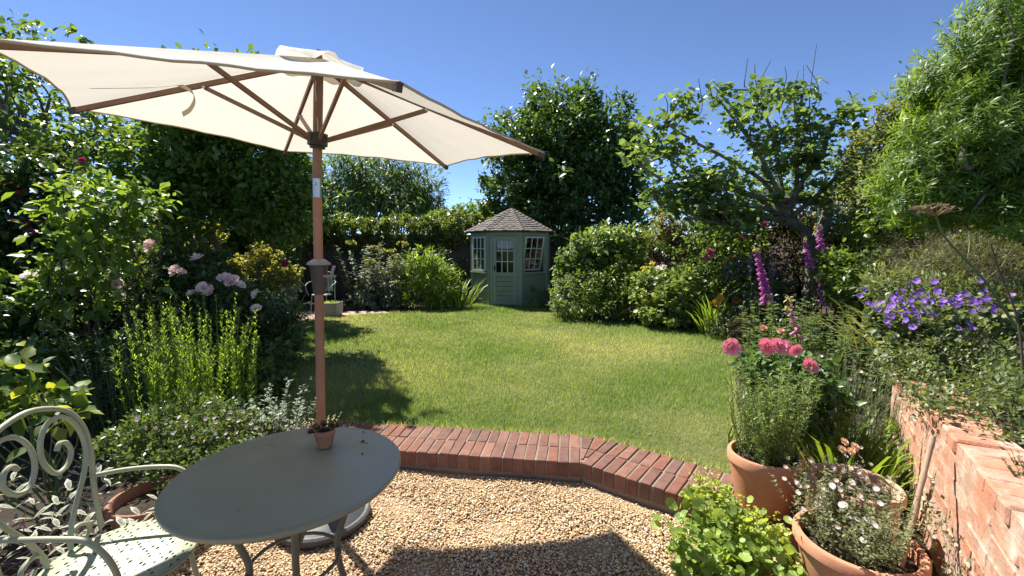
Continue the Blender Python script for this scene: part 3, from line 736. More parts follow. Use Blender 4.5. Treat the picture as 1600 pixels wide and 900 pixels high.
# vent cap with ruffled skirt
V = []; Fq = []; NV = 48
for i in range(5):
    for j in range(NV):
        a = 2 * math.pi * j / NV; s = i / 4; r = .02 + .20 * s; u = unit(TIPS[0] - APX - AXN * ((TIPS[0] - APX) @ AXN)); v = np.cross(AXN, u)
        hexr = r * (1 - .06 * (1 - math.cos(3 * a) ** 2))
        z = .012 - .075 * s ** 1.2 + s * s * (.02 * math.sin(a * 6 + 1) + .01 * math.sin(a * 11)) + .045 * s * math.exp(-((((a - 1.9 + 3.1416) % 6.283) - 3.1416) / .45) ** 2)
        V.append(ul(APX + (u * math.cos(a) + v * math.sin(a)) * hexr + AXN * (z + .02)))
for i in range(4):
    for j in range(NV): q = i * NV + j; q2 = i * NV + (j + 1) % NV; Fq.append((q, q2, q2 + NV, q + NV))
obj_np('vent_cap', np.array(V), np.array(Fq), fab, um, smooth=True)
m = MB(); m.tube([ul(APX + AXN * .0), ul(APX + AXN * .04)], [.02, .012], 8); m.build('finial', wood_d, um)
# loose tie strap hanging from the left rib
dD = TIPS[3] - APX; s0 = APX + dD * .52 - AXN * .03
m = MB(); pts = smoothpath([s0 + (-.28, -.25, -.01 + .06), s0 + (-.1, -.1, .035), s0 + (.0, -.02, -.0), s0 + (.035, -.03, -.05), s0 + (.01, -.03, -.10), s0 + (-.03, -.03, -.125)], 4)
V = []
for i, p in enumerate(pts): w = .012; V += [ul(p + np.array((-.3, 0, .95)) * w), ul(p - np.array((-.3, 0, .95)) * w)]
V2 = [v + np.array((0, .002, 0)) for v in V]; k = len(V)
m.add(V + V2, [(2 * i, 2 * i + 2, 2 * i + 3, 2 * i + 1) for i in range(len(pts) - 1)] + [(k + 2 * i, k + 2 * i + 1, k + 2 * i + 3, k + 2 * i + 2) for i in range(len(pts) - 1)] + [(2 * i, k + 2 * i, k + 2 * i + 2, 2 * i + 2) for i in range(len(pts) - 1)] + [(2 * i + 1, 2 * i + 3, k + 2 * i + 3, k + 2 * i + 1) for i in range(len(pts) - 1)], True)
m.build('tie_strap', surf('strap_canvas', (.5, .44, .33), (.58, .51, .4), 8, .9, .1), um)
m = MB(); m.tube(wob(ul(APX - AXN * .12 + (-.0, -.03, 0)), ul(RUN + AXN * .03 + (.015, -.03, 0)), 6, .02), .003, 5); m.build('cord', surf('cord', (.4, .36, .3), (.5, .45, .38), 9, .9, .1), um)
bs = thing('parasol_stand', 'round black domed parasol stand on the gravel behind the table', 'parasol stand', (PB[0], PB[1], .01))
m = MB(); m.lathe([(.25, 0), (.255, .02), (.25, .038), (.235, .045), (.15, .085), (.05, .105), (.045, .11)], 48); m.build('weight', surf('black_cast', (.035, .035, .036), (.06, .06, .062), 120, .42, .35, .002, fine=300), bs)
m = MB(); m.lathe([(.252, .034), (.258, .04), (.247, .05), (.238, .047)], 48); m.build('rim', surf('worn_black', (.09, .09, .09), (.14, .14, .14), 40, .35, .1), bs)
m = MB(); m.lathe([(.034, .1), (.034, .34), (.03, .35), (.0295, .11)], 20); m.build('sleeve', black_p, bs)
m = MB(); m.tube([(.03, -.02, .28), (.07, -.045, .28)], [.012, .018], 8); m.build('clamp_knob', black_p, bs)

# ------------------------------------------------------------------ round table
TC = np.array((-.83, 1.59, 0.)); TR = .40; TH = .72
tmet = surf('grey_green_enamel', (.255, .242, .155), (.28, .265, .17), 3, .34, .12, .001, spec=.5, fine=18)
for nd in [tmet.node_tree]:
    _n, _l = nd.nodes, nd.links; _b = _n['Principled BSDF']
    _l.new(ramp(_n, _l, noise(_n, _l, 9, 8, .75), [(.35, (.26,) * 3), (.55, (.36,) * 3), (.72, (.6,) * 3)]), _b.inputs['Roughness'])
lmet = surf('olive_leg_enamel', (.15, .14, .085), (.19, .18, .115), 8, .5, .15, .002)
tb = thing('garden_table', 'round dark grey-green metal garden table with curved legs', 'table', (TC[0], TC[1], 0))
m = MB(); m.lathe([(0, TH - .004), (TR - .02, TH - .014), (TR - .006, TH - .02), (TR, TH - .012), (TR, TH - .002), (TR - .004, TH + .002), (TR - .012, TH + .001), (TR - .03, TH), (0, TH)][::1], 96); m.build('tabletop', tmet, tb)
m = MB()
ring = [(.235 * math.cos(a), .235 * math.sin(a), TH - .03) for a in np.linspace(0, 2 * math.pi, 33)]; m.tube(ring, .009, 8, cap=False); m.build('under_ring', lmet, tb)
for k in range(4):
    a = math.radians(-62 + 90 * k); c_, s_ = math.cos(a), math.sin(a)
    P = smoothpath([(.27 * c_, .27 * s_, TH - .025), (.235 * c_, .235 * s_, TH - .1), (.18 * c_, .18 * s_, TH - .24), (.15 * c_, .15 * s_, .36), (.19 * c_, .19 * s_, .16), (.28 * c_, .28 * s_, .0)], 5)
    m = MB(); m.tube(P, .0125, 10); lg = m.build('leg', lmet, tb)
    b_a = a + .55
    m = MB(); m.tube(smoothpath([(.19 * c_, .19 * s_, TH - .21), (.2 * math.cos(a + .2), .2 * math.sin(a + .2), TH - .12), (.235 * math.cos(b_a), .235 * math.sin(b_a), TH - .035)], 5), .009, 8); m.build('brace', lmet, lg)
    m = MB(); m.tube([(.28 * c_, .28 * s_, .0), (.28 * c_, .28 * s_, .012)], .018, 10); m.build('foot', black_p, lg)
m = MB(); m.tube([(.16 * math.cos(a), .16 * math.sin(a), .36) for a in np.linspace(0, 2 * math.pi, 25)], .007, 8, cap=False); m.build('stretcher_ring', lmet, tb)
# crumbs of soil on the table
m = MB()
for (px, py, r) in ((568, 675, .004), (567, 690, .006), (571, 692, .003), (563, 691, .003), (566, 709, .004), (574, 693, .0025)):
    p = gnd(px, py, TH + .002); m.lathe([(r, 0), (r * 1.05, r * .5), (r * .4, r)], 6, p)
tag(m.build('soil_crumbs', earth), 'few dark crumbs of soil scattered on the table', 'crumbs', kind='stuff')

terra = surf('terracotta', (.44, .19, .10), (.56, .28, .165), 5, .85, .3, .004, fine=50)
terra_d = surf('weathered_terracotta', (.5, .27, .17), (.6, .4, .29), 4, .9, .35, .004, fine=50)
def pot(t, r, h, mat, soil=.03, base=.68, rimh=.055, lip=.014):
    m = MB(); m.lathe([(r * base, 0), (r * .93, h - rimh), (r * .955, h - rimh + .002), (r, h - rimh + .008), (r, h - .008), (r - .006, h), (r - lip - .006, h), (r - lip - .012, h - .01), (r - lip - .02, h - soil - .03)], 56)
    p_ = m.build('pot', mat, t)
    m = MB(); m.lathe([(0, h - soil + .004), (r * .6, h - soil), (r - lip - .012, h - soil - .006)], 32); m.build('soil', earth, p_)
    return p_
# small succulent pot on the table
pp = gnd(508, 697, TH + .003)
sp_ = thing('succulent_pot', 'tiny terracotta pot of brownish succulent standing on the table', 'potted plant', pp)
pot(sp_, .042, .072, surf('orange_terracotta', (.42, .16, .075), (.5, .21, .1), 9, .8, .2, .002), .008, .68, .022, .006)
succ = leafmat('succulent', (.10, .075, .03), (.2, .15, .06), .12, 1.2, .5)
cs = [np.array((math.cos(a) * r, math.sin(a) * r, z)) for a, r, z in [(0, 0, .088), (0, .03, .085), (1, .033, .08), (2.1, .03, .085), (3.1, .038, .078), (4.2, .032, .085), (5.2, .03, .082), (3.6, .055, .066), (2.7, .058, .06), (.4, .045, .074)]]
P = []; A = []; N = []
for c in cs:
    k = 26; an = rng.uniform(0, 6.28, k); el = rng.uniform(.1, 1.3, k); d = np.stack([np.cos(an) * np.cos(el), np.sin(an) * np.cos(el), np.sin(el)], 1); P.append(np.repeat(c[None], k, 0)); A.append(d); N.append(np.tile((0, 0, 1.), (k, 1)) + rnd3(k) * .2)
V, T, ti = leaf_arrays(np.concatenate(P), np.concatenate(A), np.concatenate(N), rng.uniform(.012, .022, 260), 'round', rng.random(260))
obj_np('rosettes', V, T, succ, sp_, ti)

# ------------------------------------------------------------------ bistro armchair
cmet = surf('pale_olive_enamel', (.30, .31, .20), (.36, .37, .245), 7, .45, .15, .002)
ch = thing('bistro_chair', 'pale olive metal bistro armchair with scrolled back and perforated round seat', 'chair', (-1.40, 1.49, 0)); ch.rotation_euler = (0, 0, math.radians(6))
st_m, n_, l_, b_ = new_mat('perforated_seat'); b_.inputs['Base Color'].default_value = (.35, .38, .245, 1); b_.inputs['Roughness'].default_value = .45
SEATZ = .45
co = n_.new('ShaderNodeTexCoord'); vo = n_.new('ShaderNodeTexVoronoi'); vo.inputs['Scale'].default_value = 52; vo.inputs['Randomness'].default_value = .35
mp = n_.new('ShaderNodeMapping'); mp.inputs['Scale'].default_value = (1, .62, 0); mp.inputs['Rotation'].default_value = (0, 0, .5); l_.new(co.outputs['Object'], mp.inputs[0]); l_.new(mp.outputs[0], vo.inputs['Vector'])
lt = n_.new('ShaderNodeMath'); lt.operation = 'LESS_THAN'; lt.inputs[1].default_value = .25; l_.new(vo.outputs['Distance'], lt.inputs[0])
tp = n_.new('ShaderNodeBsdfTransparent'); mx = n_.new('ShaderNodeMixShader'); l_.new(lt.outputs[0], mx.inputs[0]); l_.new(b_.outputs[0], mx.inputs[1]); l_.new(tp.outputs[0], mx.inputs[2]); l_.new(mx.outputs[0], n_['Material Output'].inputs[0])
m = MB(); m.lathe([(0, SEATZ + .004), (.12, SEATZ + .003), (.215, SEATZ), (.222, SEATZ - .006), (.222, SEATZ - .018)], 64); seat = m.build('seat', st_m, ch)
m = MB(); m.tube([(.221 * math.cos(a), .221 * math.sin(a), SEATZ - .012) for a in np.linspace(0, 2 * math.pi, 49)], .009, 8, cap=False); m.build('seat_rim', cmet, seat)
def bk(y, z): return np.array((-.205 - .10 * (z - .45), y, z))
m = MB(); hoop = smoothpath([bk(.185, .45), bk(.19, .62), bk(.205, .76), bk(.19, .87), bk(.13, .95), bk(0, .99), bk(-.13, .95), bk(-.19, .87), bk(-.205, .76), bk(-.19, .62), bk(-.185, .45)], 5); m.tube(hoop, .0095, 10); m.build('back_hoop', cmet, ch)
for sg in (1, -1):
    Y = lambda y, z: bk(sg * y, z) + np.array((.004, 0, 0))
    P = [Y(.045, .455), Y(.06, .52), Y(.10, .60), Y(.155, .69), Y(.182, .78), Y(.165, .87), Y(.115, .93), Y(.055, .925), Y(.018, .87), Y(.016, .80), Y(.05, .745), Y(.095, .75), Y(.122, .79), Y(.112, .83), Y(.085, .84), Y(.07, .82)]
    m = MB(); m.tube(smoothpath(P, 5), .0085, 8); m.build('back_scroll', cmet, ch)
    P = [Y(.045, .455), Y(.05, .50), Y(.085, .52), Y(.125, .505), Y(.13, .475), Y(.105, .462), Y(.085, .478)]
    m = MB(); m.tube(smoothpath(P, 5), .0075, 8); m.build('lower_scroll', cmet, ch)
    P = [bk(sg * .192, .66), (-.12, sg * .215, .668), (.0, sg * .225, .668), (.075, sg * .225, .655), (.125, sg * .222, .60), (.135, sg * .20, .52), (.125, sg * .18, .445)]
    m = MB(); m.tube(smoothpath(P, 6), .009, 10); m.build('armrest', cmet, ch)
    for fx, lx in ((.13, .19), (-.15, -.22)):
        m = MB(); m.tube(smoothpath([(fx, sg * .15, SEATZ - .015), (fx * 1.1, sg * .165, .25), (lx, sg * .19, .005)], 5), .0095, 10); m.build('leg', cmet, ch)

# ------------------------------------------------------------------ far seating corner
far_m = surf('pale_green_enamel', (.3, .36, .31), (.36, .42, .37), 8, .5, .1)
ft = at(440, 466, 8.6); t = thing('bistro_table', 'small pale round metal table far off in front of the shaded wall', 'table', (ft[0], ft[1], .11))
m = MB(); m.lathe([(0, ft[2] - .11), (.27, ft[2] - .11), (.275, ft[2] - .125), (0, ft[2] - .13)], 40); m.build('tabletop', surf('pale_top', (.5, .5, .42), (.58, .58, .5), 5, .4, .1), t)
for k in range(3):
    a = k * 2.094 + .4; m = MB(); m.tube([(.2 * math.cos(a), .2 * math.sin(a), ft[2] - .13), (-.18 * math.cos(a), -.18 * math.sin(a), 0)], .01, 6); m.build('leg', far_m, t)
fc = at(503, 470, 9.4); c = thing('garden_chair', 'pale green slatted metal chair half hidden behind the parasol pole', 'chair', (fc[0], fc[1], .112))
m = MB(); m.lathe([(0, .45), (.2, .45), (.2, .435), (0, .43)], 24); m.build('seat', far_m, c)
for i in range(5): m = MB(); m.box((-.14 + i * .07, .2, .68), (.045, .012, .36)); m.build('slat', far_m, c)
m = MB(); m.tube(smoothpath([(-.2, .19, .0), (-.2, .2, .45), (-.19, .21, .84), (0, .22, .92), (.19, .21, .84), (.2, .2, .45), (.2, .19, 0)], 4), .011, 8); m.build('back_frame', far_m, c)
for sg in (-1, 1):
    m = MB(); m.tube(smoothpath([(sg * .2, .2, .72), (sg * .29, .05, .7), (sg * .27, -.15, .62), (sg * .2, -.17, .44)], 5), .01, 8); m.build('armrest', far_m, c)
    m = MB(); m.tube([(sg * .15, -.13, .44), (sg * .18, -.17, 0)], .011, 8); m.build('leg', far_m, c)
tg = thing('stone_planter', 'square pale stone planter with small seedlings beside the far chair', 'planter', (*gnd(518, 494, .112)[:2], .112))
m = MB(); hh = .30; wv_ = .17
m.add([(-wv_, -wv_, 0), (wv_, -wv_, 0), (wv_, wv_, 0), (-wv_, wv_, 0), (-wv_ * 1.1, -wv_ * 1.1, hh), (wv_ * 1.1, -wv_ * 1.1, hh), (wv_ * 1.1, wv_ * 1.1, hh), (-wv_ * 1.1, wv_ * 1.1, hh), (-wv_ * .9, -wv_ * .9, hh), (wv_ * .9, -wv_ * .9, hh), (wv_ * .9, wv_ * .9, hh), (-wv_ * .9, wv_ * .9, hh), (-wv_ * .9, -wv_ * .9, hh - .05), (wv_ * .9, -wv_ * .9, hh - .05), (wv_ * .9, wv_ * .9, hh - .05), (-wv_ * .9, wv_ * .9, hh - .05)],
      [(3, 2, 1, 0), (0, 1, 5, 4), (1, 2, 6, 5), (2, 3, 7, 6), (3, 0, 4, 7), (4, 5, 9, 8), (5, 6, 10, 9), (6, 7, 11, 10), (7, 4, 8, 11), (8, 9, 13, 12), (9, 10, 14, 13), (10, 11, 15, 14), (11, 8, 12, 15), (12, 13, 14, 15)])
m.build('trough', surf('stone', (.34, .3, .26), (.44, .4, .35), 7, .9, .5, .006), tg, bevel=.01)
sd_ = leafmat('seedling', (.12, .2, .05), (.3, .35, .15))
P = np.column_stack([rng.uniform(-.13, .13, 40), rng.uniform(-.13, .13, 40), np.full(40, hh - .04)]); V, T, ti = leaf_arrays(P, rnd3(40) * .5 + np.array((0, 0, 1.)), rnd3(40), rng.uniform(.06, .1, 40), 'small', rng.random(40)); obj_np('seedlings', V, T, sd_, tg, ti)

# ------------------------------------------------------------------ trees beyond and along the walls
def g0(px, Y, z=.1): p = at(px, 450, Y); return np.array((p[0], Y, z))
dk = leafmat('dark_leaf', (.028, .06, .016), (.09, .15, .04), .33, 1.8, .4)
tdk = leafmat('tree_leaf', (.022, .05, .014), (.075, .13, .03), .3, 1.9, .4)
mid = leafmat('mid_leaf', (.04, .085, .018), (.14, .2, .045), .38, 1.8, .4)
bright = leafmat('bright_leaf', (.06, .12, .018), (.2, .27, .05), .42, 1.7, .42)
yel = leafmat('yellow_leaf', (.15, .17, .04), (.34, .33, .085), .35, 1.25, .5)
grey = leafmat('grey_leaf', (.09, .125, .08), (.24, .28, .2), .28, 1.3, .55)
silver = leafmat('silver_leaf', (.12, .16, .11), (.28, .32, .25), .2, 1.1, .7, .2)
will = leafmat('willow_leaf', (.035, .07, .02), (.12, .18, .055), .38, 1.6, .5)
purp = leafmat('purple_leaf', (.03, .016, .018), (.1, .055, .05), .3, 1.6, .4)
bronze_l = leafmat('bronze_leaf', (.045, .036, .024), (.15, .12, .075), .3, 1.3, .6)

tree('broadleaf_tree', 'large round dark green tree towering behind the summerhouse', g0(885, 15.6, 0), at(885, 350, 15.6),
     [blob(870, 195, 15.6, 70, 60), blob(880, 235, 15.3, 108, 88), blob(835, 235, 15.4, 75, 78), blob(915, 235, 15.6, 75, 75), blob(800, 290, 15.2, 48, 62), blob(960, 260, 15.2, 48, 80), blob(880, 310, 15.2, 110, 90), blob(925, 380, 14.6, 85, 75), blob(820, 370, 15.4, 70, 60), blob(985, 350, 14.8, 32, 80), blob(950, 430, 14.4, 60, 60)],
     47000, .18, 'small', tdk, r0=.28, nl=20, shell=.5, per=30, clump=.075)
tree('willow_tree', 'pale grey-green drooping tree beyond the garden wall', g0(600, 20, 0), at(600, 320, 20),
     [blob(545, 290, 20, 48, 48), blob(590, 275, 20, 60, 40), blob(640, 295, 20, 48, 42), blob(610, 320, 19.6, 85, 45), blob(665, 330, 20, 36, 34), blob(520, 325, 20, 40, 45)],
     16000, .3, 'lance', will, r0=.25, nl=24, droop=-.55, shell=.4, per=24, clump=.13)
tree('small_tree', 'low light green tree peeping over the wall left of the summerhouse', g0(725, 16, 0), at(725, 360, 16), [blob(700, 348, 16, 32, 18), blob(740, 340, 15.5, 34, 22), blob(770, 345, 15.5, 25, 20)], 4000, .17, 'small', mid, r0=.1, nl=10)
tree('hedge_tree', 'dense leafy tree on the left casting its shade over the lawn', g0(328, 7.15), at(345, 325, 6.7),
     [blob(385, 235, 6.4, 85, 62, .85), blob(440, 285, 6.4, 55, 70, .7), blob(310, 265, 6.3, 75, 72, .8), blob(250, 265, 6.2, 50, 62, .6), blob(350, 300, 6.3, 60, 40, .5), blob(390, 165, 6.3, 85, 62, .8), blob(310, 180, 6.3, 60, 45, .7), blob(365, 150, 5.6, 85, 40, .55), blob(435, 168, 5.5, 58, 40, .5), blob(330, 160, 5.3, 60, 30, .4), blob(280, 165, 5.6, 60, 38, .5), blob(400, 325, 6.0, 62, 38, .4), blob(455, 345, 6.2, 36, 40, .35), blob(275, 335, 5.9, 45, 40, .35)],
     32000, .085, 'ovate', leafmat('hedge_leaf', (.03, .07, .015), (.12, .19, .04), .36, 2.0, .34), r0=.06, nl=26, shell=.45, per=26, clump=.1)
tree('open_tree', 'slender open tree with arching bare branches against the sky at the left edge', g0(60, 6.3), at(75, 260, 6.0),
     [blob(30, 170, 6, 65, 75, .6), blob(110, 235, 5.8, 75, 32, .6), blob(15, 55, 6.2, 45, 20, .4), blob(150, 205, 6.4, 55, 28, .5), blob(195, 215, 6.2, 50, 25, .4), blob(-60, 130, 6, 70, 100, .6), blob(130, 60, 7, 12, 10, .2)],
     3600, .10, 'ovate', mid, r0=.06, nl=34, shell=.3, per=14, clump=.2)
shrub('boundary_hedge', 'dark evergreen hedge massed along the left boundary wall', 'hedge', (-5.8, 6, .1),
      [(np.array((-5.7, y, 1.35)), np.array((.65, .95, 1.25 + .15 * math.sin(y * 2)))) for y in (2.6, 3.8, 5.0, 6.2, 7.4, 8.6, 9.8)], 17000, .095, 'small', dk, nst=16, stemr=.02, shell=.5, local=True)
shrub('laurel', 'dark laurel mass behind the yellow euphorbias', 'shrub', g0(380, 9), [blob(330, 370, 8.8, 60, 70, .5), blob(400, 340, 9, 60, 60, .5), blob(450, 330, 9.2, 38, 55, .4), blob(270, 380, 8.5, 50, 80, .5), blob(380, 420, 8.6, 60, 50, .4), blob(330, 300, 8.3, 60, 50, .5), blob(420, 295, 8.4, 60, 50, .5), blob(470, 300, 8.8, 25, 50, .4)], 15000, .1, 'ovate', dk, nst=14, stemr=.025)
shrub('corner_climber', 'leafy climber hanging over the wall in the far left corner', 'climber', (-5.6, 12.4, .1), [blob(455, 320, 12, 50, 60, .5), blob(500, 345, 12.4, 40, 25, .4), blob(420, 380, 11.5, 40, 70, .5), blob(470, 265, 12.2, 38, 38, .5)], 6500, .13, 'small', mid, nst=12, stemr=.02)
shrub('ivy', 'ivy trailing along the top of the shaded back wall', 'ivy', (-4, 12.8, .1), [blob(px, 352 + 6 * math.sin(px), 12.75, 26, 11 + 4 * math.sin(px * 3), .3) for px in range(505, 750, 27)] + [blob(px, 374 + 9 * math.sin(px * 2), 12.78, 24, 16 + 8 * math.sin(px), .17) for px in range(470, 725, 24)], 13000, .10, 'small', leafmat('ivy_leaf', (.03, .06, .014), (.16, .2, .05), .34, 1.6, .4), nst=20, stemr=.012, upn=.5)
shrub('ivy', 'ivy draped over the wall right of the summerhouse', 'ivy', (2.3, 12.7, .1), [blob(px, 372, 12.7, 26, 14, .3) for px in range(880, 1010, 28)], 3000, .10, 'small', dk, nst=8)
# left border
magr = petal('magenta_petal', (.42, .02, .09), (.55, .06, .16))
pinkp = petal('pale_pink_petal', (.84, .6, .58), (.9, .76, .72)); coral = petal('coral_petal', (.82, .19, .28), (.92, .45, .5), .18); cream = petal('cream_petal', (.82, .76, .66), (.88, .84, .76))
ROSE_M = rose_mesh('bloom', magr, seed=3); ROSE_P = rose_mesh('bloom', pinkp, seed=4); ROSE_C = rose_mesh('bloom', coral, seed=5); ROSE_W = rose_mesh('bloom', cream, seed=6)
def blooms(t, me, spots, Y, r, name='bloom', face=(0, -.7, .7), jit=.4):
    for s in spots:
        px, py = s[:2]; k = s[2] if len(s) > 2 else 1
        d = np.array(face) + rng.normal(size=3) * jit
        put(name, me, t, at(px, py, Y + rng.normal() * .05), aim(d, rng.uniform(0, 6)), r * k)
t = shrub('climbing_rose', 'tall dark climbing rose with magenta blooms at the left edge', 'rose', g0(20, 4.7), [blob(15, 320, 4.6, 60, 75, .45), blob(-50, 330, 4.6, 60, 110, .4), blob(20, 420, 4.5, 60, 60, .45), blob(60, 270, 4.7, 40, 40, .35), blob(90, 400, 4.7, 50, 70, .4)], 8500, .075, 'ovate', leafmat('rose_leaf', (.02, .045, .014), (.07, .11, .03), .3, 1.7, .35), nst=16, stemr=.016)
blooms(t, ROSE_M, [(8, 288), (30, 300), (72, 290, 1.2), (66, 325), (40, 350), (48, 362, 1.2), (20, 340), (5, 370), (75, 285), (128, 250), (60, 345), (35, 335)], 4.4, .033)
for (px, py) in ((282, 345), (445, 412)):
    put('bloom', ROSE_M, t, at(px, py, 5.7), aim((0, -1, .4)), .055)
t = shrub('young_tree', 'young bright green leafy tree with dark stems in the left border', 'young tree', g0(95, 3.9), [blob(170, 330, 3.9, 75, 45, .35), blob(120, 300, 4.0, 55, 40, .3), blob(150, 395, 3.8, 60, 45, .3), blob(215, 320, 4.0, 45, 30, .3), blob(105, 440, 3.8, 45, 50, .3), blob(145, 475, 3.7, 30, 25, .2)], 1600, .09, 'ovate', leafmat('young_leaf', (.05, .1, .018), (.16, .23, .045), .42, 1.7, .42), nst=12, stemr=.013, per=10, shell=.2, clump=.16, droop=-.25)
for i, (px, py, s) in enumerate([(325, 365, 1.0), (408, 402, 1.05), (432, 432, .9), (372, 418, .8), (300, 400, .75), (455, 425, .6)]):
    Y = 6.85 - .12 * (i % 3); c = at(px, py, Y); b0 = np.array((c[0], Y, .1))
    t = thing('euphorbia', ['tall yellow-green euphorbia dome rising in front of the hedge', 'broad yellow euphorbia dome right of the pink roses', 'lower rounded euphorbia dome beside the shaded wall', 'dull small euphorbia between the two yellow domes', 'loose euphorbia head behind the pale pink roses', 'small olive euphorbia head furthest towards the parasol pole'][i], 'euphorbia', b0, 'yellow-green euphorbias in the left border')
    rr = .215 * s
    foliage('flower_heads', [(c + np.array((dx * rr, dy * rr, dz * rr)), np.array((rr, rr, rr)) * .62) for dx, dy, dz in ((0, 0, .5), (.6, 0, 0), (-.6, .1, 0), (0, -.5, -.1), (.2, 0, -.8), (-.3, 0, -.7))], int(1500 * s), .035, 'round', yel, t, per=14)
    foliage('foliage', [(c - np.array((0, 0, rr * 1.6)), np.array((rr * .8, rr * .8, rr * 1.2)))], 500, .07, 'lance', grey, t, per=12)
    stems(t, b0, [c + rng.normal(size=3) * rr * .5 for _ in range(7)], .008, STEM())
t = shrub('rose_bush', 'rose bush with pale pink full blooms in the left border', 'rose', g0(250, 4.6), [blob(230, 450, 4.6, 80, 60, .5), blob(340, 480, 4.6, 80, 55, .5), blob(120, 500, 4.4, 70, 70, .45), blob(400, 510, 4.9, 55, 45, .4), blob(40, 470, 4.2, 60, 70, .4), blob(290, 420, 5, 60, 40, .4)], 10500, .065, 'ovate', leafmat('rose_leaf2', (.02, .042, .014), (.065, .10, .03), .28, 1.6, .36), nst=22, stemr=.009)
blooms(t, ROSE_P, [(233, 383), (318, 450, .9), (352, 434, 1.1), (362, 438), (375, 444, .8), (307, 402, .9), (272, 422, .9), (283, 424, .7), (298, 458, .7), (398, 459, .7), (400, 481, .7), (175, 432), (182, 442, .8), (186, 462, .8), (326, 453, .8)], 4.2, .075)
blooms(t, ROSE_W, [(45, 432, 1.35), (38, 440), (100, 412, .9), (75, 512, 1.2), (82, 546, 1.2)], 3.7, .062)
t, _ = spikes('goldenrod', 'clump of tall upright feathery bright green stems in the left border', 'perennial', g0(300, 3.35), .36, 95, .98, leafmat('spike_leaf', (.10, .19, .025), (.28, .38, .06), .5, 1.5, .6, .15), leaf=.05, kind='lance', per=120, lean=.10, r0=.004, up=1.5, bare=.05)
t, _ = spikes('euphorbia_clump', 'dark bluish upright leafy stems left of the bright feathery clump', 'perennial', g0(185, 3.3), .22, 30, .85, leafmat('blue_spike', (.03, .065, .035), (.1, .15, .09), .3, 1.4, .45), leaf=.08, kind='lance', per=50, lean=.2, up=.6)
t = shrub('hebe', 'low dense small-leaved shrub with faint pink flowers behind the table', 'shrub', (-2.05, 2.62, .1), [blob(285, 672, 2.75, 85, 42, .3), blob(230, 690, 2.6, 62, 40, .28), blob(345, 690, 2.75, 70, 42, .28), blob(290, 715, 2.55, 80, 40, .3), blob(385, 672, 2.95, 40, 28, .2)], 12000, .03, 'small', leafmat('hebe_leaf', (.04, .075, .025), (.14, .19, .07), .3, 1.4, .4), nst=30, stemr=.006, per=20, clump=.1, shell=.6, upn=.4, droop=.3)
sf = petals_mesh('floret', petal('faint_pink', (.7, .52, .5), (.78, .62, .6)), 5, .5, .3)
for i in range(26):
    px, py = rng.uniform(200, 400), rng.uniform(640, 690); put('floret', sf, t, at(px, py, 2.5 + rng.uniform(-.1, .15)), aim((rng.normal() * .4, -.6, .6)), .012)
t, _ = spikes('curry_plant', 'silvery grey bushy plant between low shrub and lawn', 'perennial', (-1.78, 3.1, .1), .19, 42, .42, silver, leaf=.05, kind='small', per=34, lean=.5, up=.5, r0=.0035)
t, _ = spikes('dry_plant', 'straw-coloured fading flower stems at the brick edging behind the table', 'perennial', (-1.42, 3.03, .1), .10, 26, .26, leafmat('straw_leaf', (.26, .2, .08), (.45, .38, .2), .3, 1.1, .6), leaf=.025, kind='small', per=26, lean=.6, up=.5, r0=.002)
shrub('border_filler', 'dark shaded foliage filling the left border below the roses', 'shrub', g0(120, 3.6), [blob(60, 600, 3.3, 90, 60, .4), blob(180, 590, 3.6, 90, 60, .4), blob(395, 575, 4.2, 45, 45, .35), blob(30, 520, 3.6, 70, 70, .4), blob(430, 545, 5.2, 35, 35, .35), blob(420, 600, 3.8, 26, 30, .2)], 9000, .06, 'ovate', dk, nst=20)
t = thing('lamp_grass', 'arching pale grassy leaves at the shaded lawn edge', 'grass clump', g0(420, 6.2)); strap_leaves(t, g0(420, 6.2), 160, .5, mid, .12, spread=.9)
for (px, py, Y, r, lb) in ((455, 488, 8.1, .27, 'clipped round box ball beside the far little table'), (425, 500, 7.4, .2, 'smaller dark mound at the shaded lawn corner')):
    c = at(px, py, Y); shrub('box_ball', lb, 'shrub', (c[0], Y, .1), [(c, np.array((r, r, r * .8)))], 2600, .03, 'small', mid, shell=.75, per=12, nst=8)
# big leaves, each its own piece
def leaf_one(name, kind, mats, vein=False):
    tv, tt = LEAF[kind]; return mesh_np(name, tv, tt, mats, np.full(len(tv), .5))
def place_leaves(t, me_list, P, A, N, S_, name='leaf'):
    A = unit(A); X = unit(np.cross(A, N)); Z = np.cross(X, A); L = np.array(t.location)
    for i in range(len(P)):
        o = bpy.data.objects.new(name, me_list[i % len(me_list)]); link(o, t)
        M = Matrix(((X[i, 0], A[i, 0], Z[i, 0]), (X[i, 1], A[i, 1], Z[i, 1]), (X[i, 2], A[i, 2], Z[i, 2])))
        o.location = [float(v) for v in P[i] - L]; o.rotation_euler = M.to_euler(); o.scale = (float(S_[i]),) * 3
def tint_leaf(name, kind, mat, tint):
    tv, tt = LEAF[kind]; return mesh_np(name, tv, tt, mat, np.full(len(tv), tint))
vy = leafmat('chartreuse_leaf', (.05, .1, .02), (.3, .32, .05), .4, 1.4, .5, .25)
t = thing('broad_leaved_plant', 'broad glossy leaves with yellow-green young tips above the bistro chair', 'perennial', g0(60, 2.35, .06))
P, O, C = crown_points([blob(60, 610, 2.35, 85, 42, .25), blob(-60, 620, 2.35, 70, 45, .25), blob(110, 640, 2.3, 50, 30, .2), blob(30, 660, 2.3, 70, 40, .2)], 230, .14, 8, .3); m = len(P)
place_leaves(t, [tint_leaf('leaf', 'ovate', vy, x) for x in (0, .15, .3, .85, .1)], P, O * .5 + rnd3(m) * .6 + np.array((0, 0, .15)), np.array((0, 0, 1.)) + rnd3(m) * .45, rng.uniform(.07, .14, m))
stems(t, g0(60, 2.35, .06), C[:22], .006, STEM())
